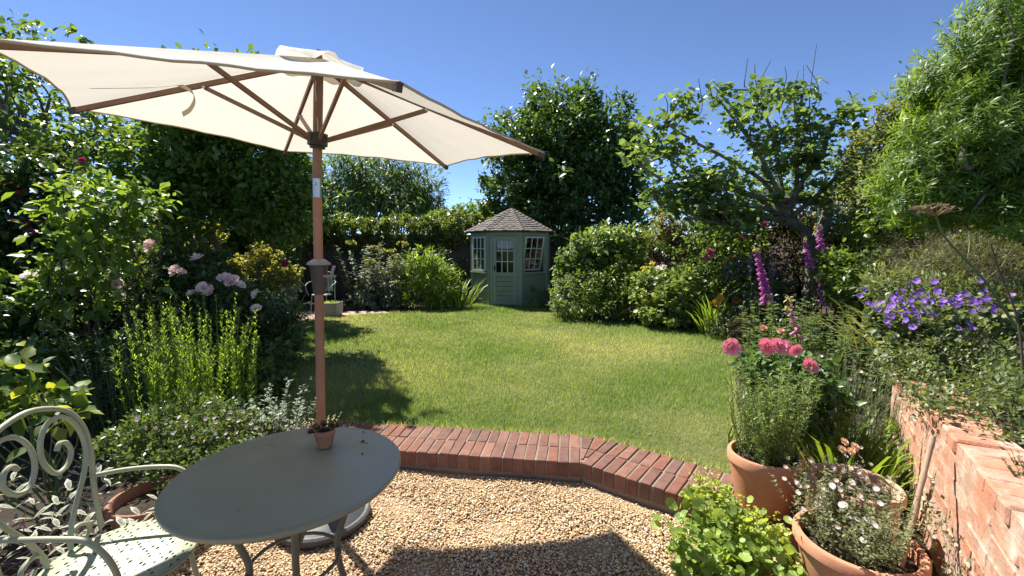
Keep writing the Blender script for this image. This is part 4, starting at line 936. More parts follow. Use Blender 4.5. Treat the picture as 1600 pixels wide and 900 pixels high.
# variegated sage with pale margins
sg_in = leafmat('sage_leaf', (.10, .13, .09), (.2, .23, .17), .2, 1.2, .6); sg_ed = leafmat('sage_margin', (.36, .36, .26), (.48, .47, .36), .25, 1.1, .6)
tvv = np.array([(0, 0, 0), (.13, .3, .03), (.15, .6, .03), (0, 1, -.1), (-.15, .6, .03), (-.13, .3, .03), (0, .08, 0), (.075, .33, .015), (.085, .6, .01), (0, .85, -.06), (-.085, .6, .01), (-.075, .33, .015)], float)
tq = [(0, 1, 7, 6), (1, 2, 8, 7), (2, 3, 9, 8), (3, 4, 10, 9), (4, 5, 11, 10), (5, 0, 6, 11), (6, 7, 11), (7, 8, 10, 11), (8, 9, 10)]
sme = bpy.data.meshes.new('leaf'); sme.from_pydata([tuple(v) for v in tvv], [], tq); sme.materials.append(sg_in); sme.materials.append(sg_ed)
sme.polygons.foreach_set('material_index', [1] * 6 + [0] * 3); sme.attributes.new('tint', 'FLOAT', 'POINT').data.foreach_set('value', np.full(12, .5, np.float32)); sme.update()
for base_, lab, nst, rd, hh in (((-2.12, 1.78, .06), 'white-edged variegated sage sprawling behind the bistro chair', 26, .3, .42), ((-1.66, 1.98, .06), 'smaller variegated sage sprig below the terracotta pot rim', 14, .12, .26)):
    t = thing('sage', lab, 'sage plant', base_); P = []; A = []; N = []; tg_ = []
    for i in range(nst):
        a = rng.uniform(0, 6.28); r = rd * math.sqrt(rng.random()); b0 = np.array(base_) + np.array((math.cos(a) * r * .5, math.sin(a) * r * .5, 0)); e = np.array(base_) + np.array((math.cos(a) * r * 1.3, math.sin(a) * r * 1.3, hh * rng.uniform(.55, 1.1)))
        tg_.append(e)
        for q in np.linspace(.45, 1, 5):
            for sgn in (0, math.pi):
                an = q * 9 + sgn + rng.normal() * .3; P.append(b0 + (e - b0) * q); A.append((math.cos(an), math.sin(an), .55)); N.append((0, 0, 1.))
    P, A, N = np.array(P), np.array(A), np.array(N) + rnd3(len(P)) * .2; place_leaves(t, [sme], P, A, N, rng.uniform(.045, .085, len(P)))
    stems(t, base_, tg_, .004, surf('sage_stem', (.12, .08, .08), (.2, .15, .13), 10, .8, .1), spread=rd * .3)
pt = thing('terracotta_pot', 'wide terracotta pot half hidden behind the bistro chair arm', 'pot', (-1.87, 2.22, .0)); pot(pt, .21, .26, surf('old_terracotta', (.24, .1, .06), (.32, .16, .1), 5, .9, .3), .05)
# back border, left of the summerhouse
t, tips = spikes('verbascum', 'tall silvery verbascum spires in front of the shaded wall', 'perennial', g0(575, 11, .1), .45, 26, 1.45, silver, leaf=.14, kind='ovate', per=60, lean=.25, up=.4, r0=.012)
shrub('lambs_ear', 'low silvery pink-flushed foliage below the verbascum spires', 'perennial', g0(600, 10.8), [blob(600, 450, 10.8, 42, 32, .5), blob(570, 470, 10.6, 30, 20, .4), blob(625, 440, 10.9, 28, 30, .4)], 3600, .085, 'ovate', grey, nst=10)
t, tips = spikes('yellow_fennel', 'yellow flat flower heads on tall stalks by the verbascum', 'perennial', g0(605, 11.1, .1), .5, 9, 1.5, grey, leaf=.08, kind='lance', per=14, lean=.25, r0=.008)
for (p, d) in tips: foliage('flower_head', [(p, np.array((.13, .13, .04)))], 120, .04, 'round', yel, t, per=10)
shrub('phlox', 'bushy fresh green perennial in sun beside the summerhouse', 'perennial', g0(675, 10.6), [blob(672, 440, 10.6, 36, 40, .5), blob(650, 430, 10.7, 24, 28, .4), blob(690, 455, 10.5, 32, 30, .4), blob(665, 415, 10.7, 20, 22, .3), blob(655, 470, 10.4, 30, 18, .4)], 6500, .13, 'lance', bright, nst=20, smat=STEM(), droop=.25)
t = thing('iris_clump', 'sword-like iris leaves at the corner of the summerhouse', 'iris', g0(718, 10.5)); strap_leaves(t, g0(718, 10.5), 90, .75, bright, .28)
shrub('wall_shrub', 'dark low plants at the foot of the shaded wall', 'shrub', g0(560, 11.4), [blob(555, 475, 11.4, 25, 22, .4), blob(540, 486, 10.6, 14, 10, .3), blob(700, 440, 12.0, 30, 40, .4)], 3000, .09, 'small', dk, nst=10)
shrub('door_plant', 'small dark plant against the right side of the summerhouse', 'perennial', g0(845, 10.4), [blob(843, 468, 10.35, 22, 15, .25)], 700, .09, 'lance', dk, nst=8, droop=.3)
# right border
hyd = shrub('hydrangea', 'tall leafy hydrangea with greenish white heads right of the summerhouse', 'hydrangea', g0(935, 9.8), [blob(930, 400, 9.7, 50, 42, .6), blob(900, 425, 9.5, 32, 35, .5), blob(965, 395, 9.9, 40, 35, .5), blob(945, 375, 9.9, 30, 18, .4)], 6500, .12, 'ovate', leafmat('hydrangea_leaf', (.05, .1, .025), (.15, .21, .06), .35, 1.5, .4), nst=18, smat=STEM())
hm_ = leafmat('hydrangea_head', (.3, .4, .16), (.6, .66, .38), .3, 1.2, .6)
for (px, py) in ((925, 362), (945, 358), (965, 360), (905, 375), (935, 372), (955, 372), (975, 366), (890, 402), (915, 390), (985, 372), (900, 388), (930, 385)):
    c = at(px, py, 9.45); foliage('flower_head', [(c, np.array((.1, .1, .075)))], 90, .035, 'round', hm_, hyd, per=6, shell=.8)
ach, tips = spikes('achillea', 'yellow achillea heads above blue-grey leaves in the right border', 'perennial', g0(980, 9.2), .4, 26, 1.22, grey, leaf=.12, kind='lance', per=40, lean=.15, up=.5, r0=.006)
ym = leafmat('achillea_head', (.55, .42, .02), (.75, .62, .06), .2, 1.0, .6)
for (p, d) in tips[:14]: foliage('flower_head', [(p, np.array((.075, .075, .022)))], 70, .03, 'round', ym, ach, per=7)
shrub('green_shrub', 'rounded fresh green shrub at the front of the right border', 'shrub', g0(945, 8.9), [blob(945, 455, 8.9, 55, 40, .55), blob(905, 468, 8.8, 38, 28, .4), blob(980, 470, 8.7, 35, 35, .4), blob(935, 480, 8.6, 60, 20, .4), blob(960, 435, 9.0, 36, 22, .4)], 9000, .07, 'small', leafmat('fresh_leaf', (.04, .085, .018), (.15, .2, .045), .36, 1.6, .42), nst=20)
shrub('silver_shrub', 'pinkish grey small shrub beside the shaded gap at the lawn', 'shrub', g0(890, 9.2), [blob(888, 450, 9.2, 22, 22, .3), blob(880, 475, 9.1, 20, 14, .3)], 1500, .07, 'small', grey, nst=8)
shrub('ribes_shrub', 'loose light green bush with lobed leaves mid right border', 'shrub', g0(1045, 8.0), [blob(1045, 470, 8, 42, 32, .5), blob(1015, 460, 8.2, 30, 32, .4), blob(1080, 475, 7.8, 34, 30, .4), blob(1035, 490, 7.8, 45, 16, .4), blob(1070, 445, 8.1, 30, 25, .4)], 8000, .065, 'round', leafmat('lime_leaf', (.06, .11, .025), (.22, .27, .075), .36, 1.5, .45), nst=20)
t = thing('fern', 'upright pale fern fronds behind the light green bush', 'fern', g0(1085, 8.4))
strap_leaves(t, g0(1085, 8.4), 60, 1.05, bright, .28, kind='lance', spread=.6)
t = thing('crocosmia', 'sword-shaped crocosmia leaves with orange buds at the lawn edge', 'crocosmia', g0(1120, 7.3)); strap_leaves(t, g0(1120, 7.3), 110, .72, bright, .3)
ORF = petals_mesh('bloom', petal('orange_petal', (.8, .3, .02), (.85, .42, .05)), 8, .35, .35)
for (px, py) in ((1150, 470), (1118, 474), (1125, 466)): put('bloom', ORF, t, at(px, py, 7.1), aim((0, -.8, .5)), .07)
shrub('dark_bush', 'dark green bush with tiny leaves under the foxgloves', 'shrub', g0(1165, 6.9), [blob(1165, 490, 6.8, 45, 30, .45), blob(1130, 505, 6.9, 30, 18, .3), blob(1200, 470, 6.9, 40, 35, .4), blob(1180, 440, 7.6, 55, 40, .4), blob(1230, 500, 6.4, 45, 35, .4)], 7500, .055, 'small', leafmat('dark_small_leaf', (.025, .045, .018), (.09, .115, .045), .3, 1.5, .4), nst=20)
wp_ = thing('white_peony', 'two round white peony blooms above the right border', 'peony', g0(1035, 8.6))
foliage('foliage', [blob(1035, 445, 8.6, 22, 24, .3)], 500, .1, 'ovate', mid, wp_, per=10); stems(wp_, g0(1035, 8.6), [at(1030, 422, 8.5), at(1038, 420, 8.5), at(1005, 430, 8.5)], .007, STEM())
blooms(wp_, ROSE_W, [(1029, 420), (1037, 418), (1003, 430, .8)], 8.4, .095)
pk = thing('pink_rose', 'small climbing rose with scattered deep pink blooms on the right wall', 'rose', g0(1110, 9.2))
foliage('foliage', [blob(1110, 400, 9.2, 50, 45, .5), blob(1150, 370, 9.3, 60, 45, .5), blob(1100, 440, 8.9, 40, 30, .4)], 4000, .07, 'ovate', mid, pk); stems(pk, g0(1110, 9.2), [at(1105, 395, 9.1), at(1140, 370, 9.2), at(1165, 380, 9.2), at(1090, 420, 9)], .012)
blooms(pk, rose_mesh('bloom', petal('deep_pink', (.6, .07, .2), (.72, .2, .35)), seed=9), [(1109, 394, 1.3), (1107, 402), (1098, 405, .8), (1158, 373, .9), (1127, 335, 1.1), (1142, 402, .8), (1195, 350)], 8.7, .075)
shrub('wall_climber', 'dark purple-leaved climber covering the right-hand wall behind the foxgloves', 'climber', g0(1190, 10), [blob(1060, 395, 10.2, 60, 40, .5), blob(1150, 400, 10, 80, 60, .6), blob(1250, 400, 9.5, 80, 70, .6), blob(1330, 420, 8.6, 60, 60, .6), blob(1090, 360, 10.4, 60, 30, .5), blob(1200, 460, 9, 90, 40, .6), blob(1310, 350, 9, 60, 45, .5)], 13000, .085, 'small', purp, nst=24, stemr=.02)
shrub('wall_creeper', 'mixed green creeper over the right-hand wall below the fig branches', 'climber', g0(1160, 10.4), [blob(1050, 375, 10, 50, 30, .4), blob(1120, 380, 9.8, 60, 50, .4), blob(1200, 390, 9.6, 70, 60, .4), blob(1290, 390, 9, 60, 60, .4), blob(1100, 430, 9.2, 60, 30, .4), blob(1340, 380, 8, 50, 60, .4)], 7000, .08, 'small', mid, nst=24, stemr=.02)
shrub('fig_understorey', 'dense mixed greenery closing the gap under the fig limbs', 'shrub', g0(1270, 9.4), [blob(1250, 330, 9.6, 60, 36, .4), blob(1330, 320, 9.2, 60, 50, .4), blob(1180, 340, 9.8, 60, 34, .4), blob(1120, 335, 10, 50, 30, .4), blob(1300, 270, 9.8, 60, 40, .4), blob(1215, 285, 9.9, 60, 40, .4)], 9000, .09, 'small', mid, nst=16, stemr=.02)
shrub('clematis', 'yellow-green mound of clematis on top of the wall', 'climber', g0(1055, 10.6), [blob(1055, 350, 10.5, 36, 24, .4), blob(1030, 368, 10.4, 30, 20, .3), blob(1075, 340, 10.5, 20, 20, .3)], 3200, .07, 'small', leafmat('lemon_leaf', (.1, .13, .03), (.3, .31, .08), .35, 1.4, .5), nst=10)
t = thing('valerian', 'red valerian heads against the sky above the wall', 'valerian', at(1035, 355, 10.6)); vm = leafmat('valerian_head', (.4, .06, .09), (.62, .2, .22), .3, 1.1, .6)
for (px, py) in ((1013, 331), (1030, 326), (1034, 333), (1050, 320), (1037, 338), (1048, 326), (1029, 332)):
    c = at(px, py, 10.4); foliage('flower_head', [(c, np.array((.06, .06, .09)))], 90, .028, 'small', vm, t, per=8)
    stems(t, at(1038 + (px - 1035) * .5, 356, 10.55), [c], .006, STEM(), name='stalk')
# foxgloves
BELL = bell_mesh('bell', petal('foxglove_petal', (.5, .09, .4), (.68, .25, .55))); BELL2 = bell_mesh('bell', petal('foxglove_pink', (.62, .16, .4), (.75, .4, .5)))
budm = leafmat('foxglove_bud', (.3, .3, .12), (.6, .45, .3), .3, 1.1, .6)
def foxglove(label, foot, tip_, bare, nb, bs, me, bend=None):
    t = thing('foxglove', label, 'foxglove', foot, 'foxgloves in the right border'); foot = np.array(foot); tip_ = np.array(tip_)
    p = smoothpath([foot, foot * .5 + tip_ * .5 + np.array((.02, 0, .02)), tip_], 10); mb = MB(); mb.tube([q - foot for q in p], list(np.linspace(.011, .004, len(p))), 6); mb.build('stem', STEM(), t)
    p = np.array(p)
    for i in range(nb):
        s = bare + (1 - bare) * (i / nb) * .93; k = s * (len(p) - 1); i0 = int(k); q = p[i0] * (1 - k + i0) + p[min(i0 + 1, len(p) - 1)] * (k - i0); a = i * 2.4
        d = np.array((math.cos(a) * .8, math.sin(a) * .8 - .5, -.55)); put('bell', me, t, q, aim(d), bs * (1.1 - .6 * (i / nb)))
    foliage('buds', [(tip_ - (tip_ - foot) * .03, np.array((.025, .025, .07)))], 40, .035, 'small', budm, t, per=5)
    V, T, ti = leaf_arrays(np.repeat(foot[None], 22, 0), np.column_stack([rng.normal(size=(22, 2)), rng.uniform(.3, 1, 22)]), np.tile((0, 0, 1.), (22, 1)), rng.uniform(.18, .32, 22), 'ovate', rng.random(22)); obj_np('foliage', V, T, mid, t, ti, origin=foot)
foxglove('tallest purple foxglove spire leaning at the front of the fig', g0(1215, 6.4), at(1180, 385, 6.3), .45, 46, .085, BELL)
foxglove('purple foxglove standing under the fig trunk', g0(1285, 6.6), at(1257, 372, 6.5), .74, 16, .07, BELL)
foxglove('purple foxglove highest against the dark climber', g0(1300, 6.6), at(1278, 347, 6.5), .80, 14, .07, BELL)
foxglove('faint lilac foxglove in the shade of the border', g0(1140, 7.6), at(1132, 405, 7.5), .55, 16, .045, BELL2)
foxglove('short foxglove with drooping pink buds beside the coral roses', g0(1265, 4.4), at(1232, 468, 4.3), .6, 9, .06, BELL2)
foxglove('short purple foxglove near the purple climber', g0(1290, 6.4), at(1278, 430, 6.3), .6, 10, .06, BELL)
t, tips = spikes('delphinium', 'dusky violet delphinium spikes in the dark border', 'delphinium', g0(1185, 7.0), .3, 9, 1.3, mid, leaf=.09, kind='small', per=20, lean=.2, r0=.006, bare=.05)
vio = leafmat('violet_head', (.06, .045, .16), (.17, .12, .34), .3, 1.2, .6)
for (p, d) in tips: foliage('flower_spike', [(p - d * .16, np.array((.04, .04, .18)))], 80, .03, 'small', vio, t, per=8)
t, tips = spikes('mixed_perennials', 'leafy green perennials filling the bed between foxgloves and raised wall', 'perennial', g0(1300, 4.6), .85, 150, .82, leafmat('peren_leaf', (.04, .075, .025), (.15, .19, .06), .34, 1.5, .45), leaf=.085, kind='ovate', per=26, lean=.15, up=.35, r0=.005)
shrub('seed_heads', 'brown wispy seed heads at the lawn edge', 'perennial', g0(1160, 5.8), [blob(1160, 508, 5.8, 20, 20, .2)], 900, .06, 'hair', bronze_l, nst=10, stemr=.004)

# ------------------------------------------------------------------ fig tree
fb = g0(1262, 8.6); fig = thing('fig_tree', 'old gnarled fig tree with twisting pale limbs over the right border', 'fig tree', fb)
figbark = surf('fig_bark', (.12, .105, .085), (.27, .24, .2), 9, .9, .7, .02)
mb = MB(); FL = np.array(fb)
fork = at(1225, 345, 8.6); low = at(1200, 335, 8.5)
p = smoothpath([fb, at(1268, 410, 8.6), at(1255, 360, 8.6), fork], 6); mb.tube([q - FL for q in p], list(np.linspace(.12, .085, len(p))), 12)
p = smoothpath([at(1262, 400, 8.6), at(1290, 345, 8.7), at(1285, 315, 8.7), at(1215, 312, 8.5), at(1150, 300, 8.4)], 6); mb.tube([q - FL for q in p], list(np.linspace(.12, .05, len(p))), 10)
ends = []
def limb(pts, r0, r1):
    p = smoothpath([q + rng.normal(size=3) * .05 for q in pts], 5); mb.tube([q - FL for q in p], list(np.linspace(r0, r1, len(p))), 7); return [np.array(q) for q in p]
main = [
    [fork, at(1180, 335, 8.4), at(1150, 340, 8.3), at(1100, 325, 8.2), at(1040, 318, 8.2), at(1015, 300, 8.2)],
    [fork, at(1190, 320, 8.3), at(1130, 318, 8.2), at(1080, 305, 8.0), at(1020, 290, 8.0)],
    [fork, at(1175, 310, 8.6), at(1110, 285, 8.7), at(1050, 250, 8.8), at(1010, 225, 8.8)],
    [fork, at(1195, 290, 8.5), at(1140, 250, 8.5), at(1090, 215, 8.5), at(1045, 190, 8.5)],
    [fork, at(1215, 290, 8.4), at(1180, 240, 8.4), at(1150, 190, 8.4), at(1120, 150, 8.4)],
    [fork, at(1230, 280, 8.7), at(1210, 220, 8.7), at(1190, 170, 8.7), at(1185, 130, 8.7)],
    [fork, at(1245, 290, 8.5), at(1235, 230, 8.5), at(1240, 180, 8.5), at(1262, 140, 8.5)],
    [fork, at(1260, 280, 8.3), at(1280, 240, 8.2), at(1300, 200, 8.2), at(1330, 160, 8.2)],
    [fork, at(1280, 300, 8.4), at(1310, 265, 8.3), at(1345, 235, 8.2), at(1365, 210, 8.2)],
    [at(1285, 318, 8.7), at(1320, 300, 8.2), at(1350, 280, 8.0), at(1375, 262, 8.0)],
    [low, at(1160, 352, 8.2), at(1120, 345, 8.0), at(1070, 335, 8.0)],
    [at(1150, 300, 8.4), at(1110, 290, 8.2), at(1060, 285, 8.0), at(1010, 265, 8.0), at(995, 250, 8.0)],
]
nodes = []
for pts in main:
    p = limb(pts, .05, .016); nodes += p[3:]
    for j in range(5):
        s0 = p[rng.integers(len(p) // 3, len(p))]; e = s0 + np.array((rng.normal() * .45, rng.normal() * .4, rng.uniform(.0, .4)))
        q = limb([s0, (s0 + e) / 2 + rng.normal(size=3) * .08, e], .017, .006); nodes += q[3:]; ends.append(e)
for (x0, y0, x1, y1) in ((1262, 230, 1275, 78), (1262, 200, 1268, 95), (1250, 190, 1262, 100), (1225, 150, 1228, 105), (1185, 135, 1180, 100), (1190, 140, 1198, 92), (1160, 150, 1165, 98), (1120, 150, 1108, 125), (1090, 190, 1085, 132), (1045, 190, 1030, 145), (1330, 165, 1322, 140), (1240, 180, 1246, 115)):
    a_, e_ = at(x0, y0, 8.5), at(x1, y1, 8.4); limb([a_, (a_ + e_) / 2, e_], .013, .005); nodes += [a_, a_]
mb.build('trunk', figbark, fig)
nodes = np.array(nodes)
figl = leafmat('fig_leaf', (.045, .09, .03), (.15, .215, .08), .36, 1.6, .34)
def fig_leaves(m, sp_=1.):
    P = nodes[rng.integers(0, len(nodes), m)] + rng.normal(size=(m, 3)) * np.array((.13, .16, .09)) * sp_ + np.array((0, 0, .02))
    P = P[P[:, 2] < 4.62]; m = len(P); d = rnd3(m); d[:, 2] = d[:, 2] * .5 - .15
    return P, d, np.array((0, 0, .8)) + rnd3(m) * .6
lowp = np.array([at(rng.uniform(1000, 1345), rng.uniform(250, 345), rng.uniform(8.8, 9.4)) for _ in range(34)])
nodes = np.concatenate([nodes, lowp]); P, A, N = fig_leaves(4300); V, T, ti = leaf_arrays(P, A, N, rng.uniform(.10, .18, len(P)), 'fig', rng.random(len(P)))
tag(obj_np('foliage', V, T, figl, fig, ti, origin=FL), kind='stuff')
P, A, N = fig_leaves(290, .7); P[:, 1] -= .12
place_leaves(fig, [tint_leaf('leaf', 'fig', figl, x) for x in (.1, .4, .6, .8, 1.)], P, A, N, rng.uniform(.14, .21, len(P)))
# trees at the right behind the raised bed
tree('privet_tree', 'fine-leaved pale olive tree between the fig and the big euphorbia', g0(1420, 7.0, .1), at(1410, 300, 6.9), [blob(1400, 240, 6.9, 50, 50, .5), blob(1440, 190, 6.8, 50, 50, .5), blob(1380, 290, 6.8, 50, 45, .5), blob(1480, 150, 6.8, 60, 60, .5), blob(1350, 320, 7.2, 50, 45, .5), blob(1430, 300, 6.6, 70, 60, .5), blob(1390, 190, 7, 30, 25, .3), blob(1350, 245, 7.2, 32, 40, .4)], 15000, .075, 'small', leafmat('olive_leaf', (.06, .085, .03), (.2, .23, .085), .36, 1.5, .42), r0=.07, nl=24, per=16, shell=.35, clump=.13)
shrub('right_hedge', 'tall green hedge closing the right boundary behind the raised bed', 'hedge', (6.6, 5.5, .1), [(np.array((6.5, y, 1.6)), np.array((.6, .8, 1.5))) for y in (3.4, 4.4, 5.4, 6.4, 7.4)], 14000, .085, 'ovate', mid, nst=14, stemr=.02, shell=.55, local=True)
eb = np.array((5.3, 4.0, .69)); eu = thing('honey_spurge', 'huge bright green spurge with whorled narrow leaves filling the upper right corner', 'shrub', eb)
eum = leafmat('spurge_leaf', (.035, .08, .012), (.16, .235, .035), .42, 1.75, .45)
blobs_e = [blob(1510, 110, 3.7, 60, 55, .4), blob(1580, 60, 3.6, 70, 55, .4), blob(1490, 190, 3.6, 60, 60, .4), blob(1570, 160, 3.7, 80, 80, .5), blob(1440, 250, 3.6, 55, 55, .35), blob(1530, 260, 3.8, 80, 50, .45), blob(1420, 320, 3.6, 38, 38, .3), blob(1640, 150, 3.7, 80, 140, .5), blob(1600, 290, 3.9, 60, 60, .4), blob(1470, 300, 3.7, 60, 40, .35), blob(1660, 20, 3.6, 70, 50, .4), blob(1560, 20, 3.8, 40, 30, .3), blob(1600, 330, 3.3, 60, 45, .3), blob(1660, 280, 3.4, 70, 70, .4), blob(1545, 215, 3.4, 60, 45, .3), blob(1470, 330, 3.7, 60, 32, .3), blob(1410, 290, 3.9, 36, 60, .3), blob(1545, 320, 3.8, 60, 40, .35), blob(1450, 140, 3.9, 30, 40, .25)]
P, O, C = crown_points(blobs_e, 2800, .1, 1, .45)
PP = []; AA = []; NN = []
for p, o in zip(P, O):                                   # a whorl of leaves round each shoot tip
    ax = unit(o + np.array((-.1, -.15, .55))); k = 18; e1_ = unit(np.cross(ax, (0.3, .2, 1))); e2_ = np.cross(ax, e1_); an = np.arange(k) * 2.4; el = np.linspace(-.35, .95, k)
    d = (np.cos(an)[:, None] * e1_ + np.sin(an)[:, None] * e2_) * np.cos(el)[:, None] + ax * np.sin(el)[:, None]
    PP.append(p + ax * np.linspace(-.07, .03, k)[:, None]); AA.append(d); NN.append(np.tile(ax, (k, 1)))
PP, AA, NN = map(np.concatenate, (PP, AA, NN)); m = len(PP)
V, T, ti = leaf_arrays(PP, AA + rnd3(m) * .12, NN, rng.uniform(.045, .088, m), 'lance', np.clip(np.repeat(rng.random(len(P)), 18) * .6 + rng.random(m) * .4, 0, 1))
obj_np('foliage', V, T, eum, eu, ti, origin=eb)
mb = MB()
for pts in ([eb, at(1600, 320, 3.9), at(1530, 290, 3.8), at(1480, 270, 3.8)], [eb, at(1600, 300, 3.8), at(1540, 265, 3.5), at(1590, 235, 3.4), at(1620, 200, 3.5)], [eb, at(1560, 280, 3.7), at(1510, 262, 3.4), at(1505, 230, 3.4), at(1500, 180, 3.6)]):
    p = smoothpath(pts, 6); mb.tube([q - eb for q in p], list(np.linspace(.03, .016, len(p))), 8)
for i in rng.choice(len(C), 40, replace=False):
    p = smoothpath(wob(at(1560, 270, 3.7), C[i], 5, .05), 3); mb.tube([q - eb for q in p], list(np.linspace(.018, .005, len(p))), 5)
mb.build('trunk', figbark, eu)
shrub('back_shrubs', 'mass of mixed shrubs behind the raised bed below the spurge', 'shrub', g0(1420, 6.0, .1), [blob(1400, 360, 6.6, 60, 40, .4), blob(1330, 440, 6.4, 55, 45, .5), blob(1470, 370, 6.6, 70, 40, .4), blob(1400, 430, 6.2, 60, 35, .4), blob(1560, 390, 6.4, 90, 50, .4)], 8500, .07, 'ovate', mid, nst=20)
shrub('bronze_fennel', 'hazy brown bronze fennel in the raised bed', 'fennel', np.array((4.6, 4.6, .69)), [blob(1530, 350, 4.7, 60, 45, .4), blob(1590, 320, 4.6, 60, 55, .4), blob(1460, 390, 4.6, 50, 40, .35), blob(1570, 410, 4.4, 70, 40, .4), blob(1490, 425, 4.4, 55, 30, .35), blob(1400, 410, 4.6, 32, 35, .3), blob(1640, 400, 4.2, 50, 60, .35), blob(1600, 450, 3.6, 50, 30, .3)], 15000, .085, 'hair', bronze_l, nst=26, stemr=.006, shell=.2, per=30, clump=.16, droop=.3)
shrub('green_fennel', 'feathery green foliage behind the purple cranesbill', 'fennel', np.array((3.4, 3.9, .69)), [blob(1400, 450, 4.0, 45, 25, .3), blob(1480, 455, 3.9, 50, 20, .3), blob(1560, 470, 3.7, 60, 30, .3), blob(1540, 400, 4.8, 70, 30, .3), blob(1460, 420, 4.7, 40, 25, .3)], 9000, .06, 'lance', leafmat('feather', (.07, .10, .035), (.2, .23, .09), .35, 1.4, .5), nst=16, per=20, droop=.3, smat=STEM())
# fennel stalk with a dried umbel
fs = thing('fennel_stalk', 'tall fennel stalk with a dried brown umbel leaning across the raised bed', 'fennel', at(1640, 560, 2.3)); L = np.array(fs.location)
p = smoothpath([L, at(1598, 525, 2.3), at(1540, 440, 2.3), at(1480, 375, 2.3), at(1462, 338, 2.3)], 6); mb = MB(); mb.tube([q - L for q in p], list(np.linspace(.008, .004, len(p))), 8); mb.build('stalk', STEM(), fs)
p2 = smoothpath([at(1600, 600, 2.2), at(1590, 500, 2.25), at(1560, 420, 2.3), at(1548, 380, 2.3)], 5); mb = MB(); mb.tube([q - L for q in p2], list(np.linspace(.006, .003, len(p2))), 8); mb.build('second_stalk', WSTEM(), fs)
c = at(1462, 338, 2.3); mb = MB()
for i in range(34):
    a = rng.uniform(0, 6.28); r = .13 * math.sqrt(rng.random()); e = c + np.array((math.cos(a) * r - .02, math.sin(a) * r * .7, .06 - r * .25))
    mb.tube([c - L, (c + e) / 2 + (0, 0, .006) - L, e - L], .0014, 4)
    for j in range(6): mb.tube([e - L, e - L + np.array((rng.normal() * .012, rng.normal() * .012, .014))], .0012, 3)
mb.build('umbel', surf('dry_umbel', (.2, .14, .07), (.3, .22, .12), 20, .9, .1), fs)

# ------------------------------------------------------------------ raised bed
cr = thing('cranesbill', 'violet-blue cranesbill in full flower spilling over the raised wall', 'cranesbill', np.array((2.95, 3.15, .69)))
foliage('foliage', [blob(1440, 500, 3.05, 70, 30, .3), blob(1510, 490, 3.2, 60, 28, .3), blob(1400, 515, 3.0, 30, 30, .2), blob(1560, 500, 3.2, 50, 25, .3), blob(1420, 545, 2.85, 40, 26, .2)], 7500, .03, 'round', leafmat('cranesbill_leaf', (.06, .09, .035), (.19, .22, .09), .34, 1.4, .5), cr, per=18)
stems(cr, np.array((2.95, 3.15, .69)), [blob(rng.uniform(1370, 1550), rng.uniform(470, 500), 3.1, 1, 1)[0] for _ in range(24)], .004, STEM(), spread=.25)
CB = [petals_mesh('flower', petal('violet_petal', (.2, .075, .44), (.36, .18, .6)), 5, .62, .25, petal('violet_eye', (.5, .4, .6), (.6, .5, .7)), .12), petals_mesh('flower', petal('mauve_petal', (.3, .12, .55), (.45, .25, .7)), 5, .62, .4)]
for i in range(130):
    if i < 90: px, py = rng.normal(1435, 38), rng.normal(474, 15)
    else: px, py = rng.normal(1520, 32), rng.normal(480, 14)
    put('flower', CB[i % 2], cr, at(px, py, 2.8 + (500 - py) * .004 + rng.normal() * .08), aim((rng.normal() * .5, -.7 + rng.normal() * .3, .6)), rng.uniform(.015, .023))
shrub('marjoram', 'low dense green herb carpet behind the retaining wall top', 'herb', np.array((2.6, 2.3, .69)), [(np.array((x, y, .76 + dz)), np.array((.33, .3, .14))) for x, y, dz in ((2.55, 2.45, .06), (2.2, 1.95, .02), (2.9, 2.2, .06), (2.6, 1.8, .05), (3.2, 2.6, .06), (2.35, 2.2, .05), (2.3, 1.62, .0), (2.9, 1.7, .06), (2.75, 2.75, .05), (3.4, 2.1, .08))], 14000, .028, 'small', leafmat('herb_leaf', (.05, .085, .03), (.17, .21, .08), .32, 1.4, .45), nst=40, stemr=.003, per=20, droop=.3, zmin=.66)
t, _ = spikes('thyme', 'fine dark thyme tuft growing on the wall coping', 'herb', np.array((1.93, 1.42, .70)), .16, 120, .11, leafmat('thyme_leaf', (.04, .075, .03), (.13, .17, .06), .3, 1.3, .5), leaf=.014, kind='small', per=26, lean=.6, r0=.0012, up=.8)
t = thing('grassy_leaves', 'yellow-green grassy leaves between the cranesbill and fennel', 'grass clump', np.array((3.5, 3.5, .69))); strap_leaves(t, np.array((3.3, 3.45, .69)), 90, .5, yel, .5, spread=1.0)

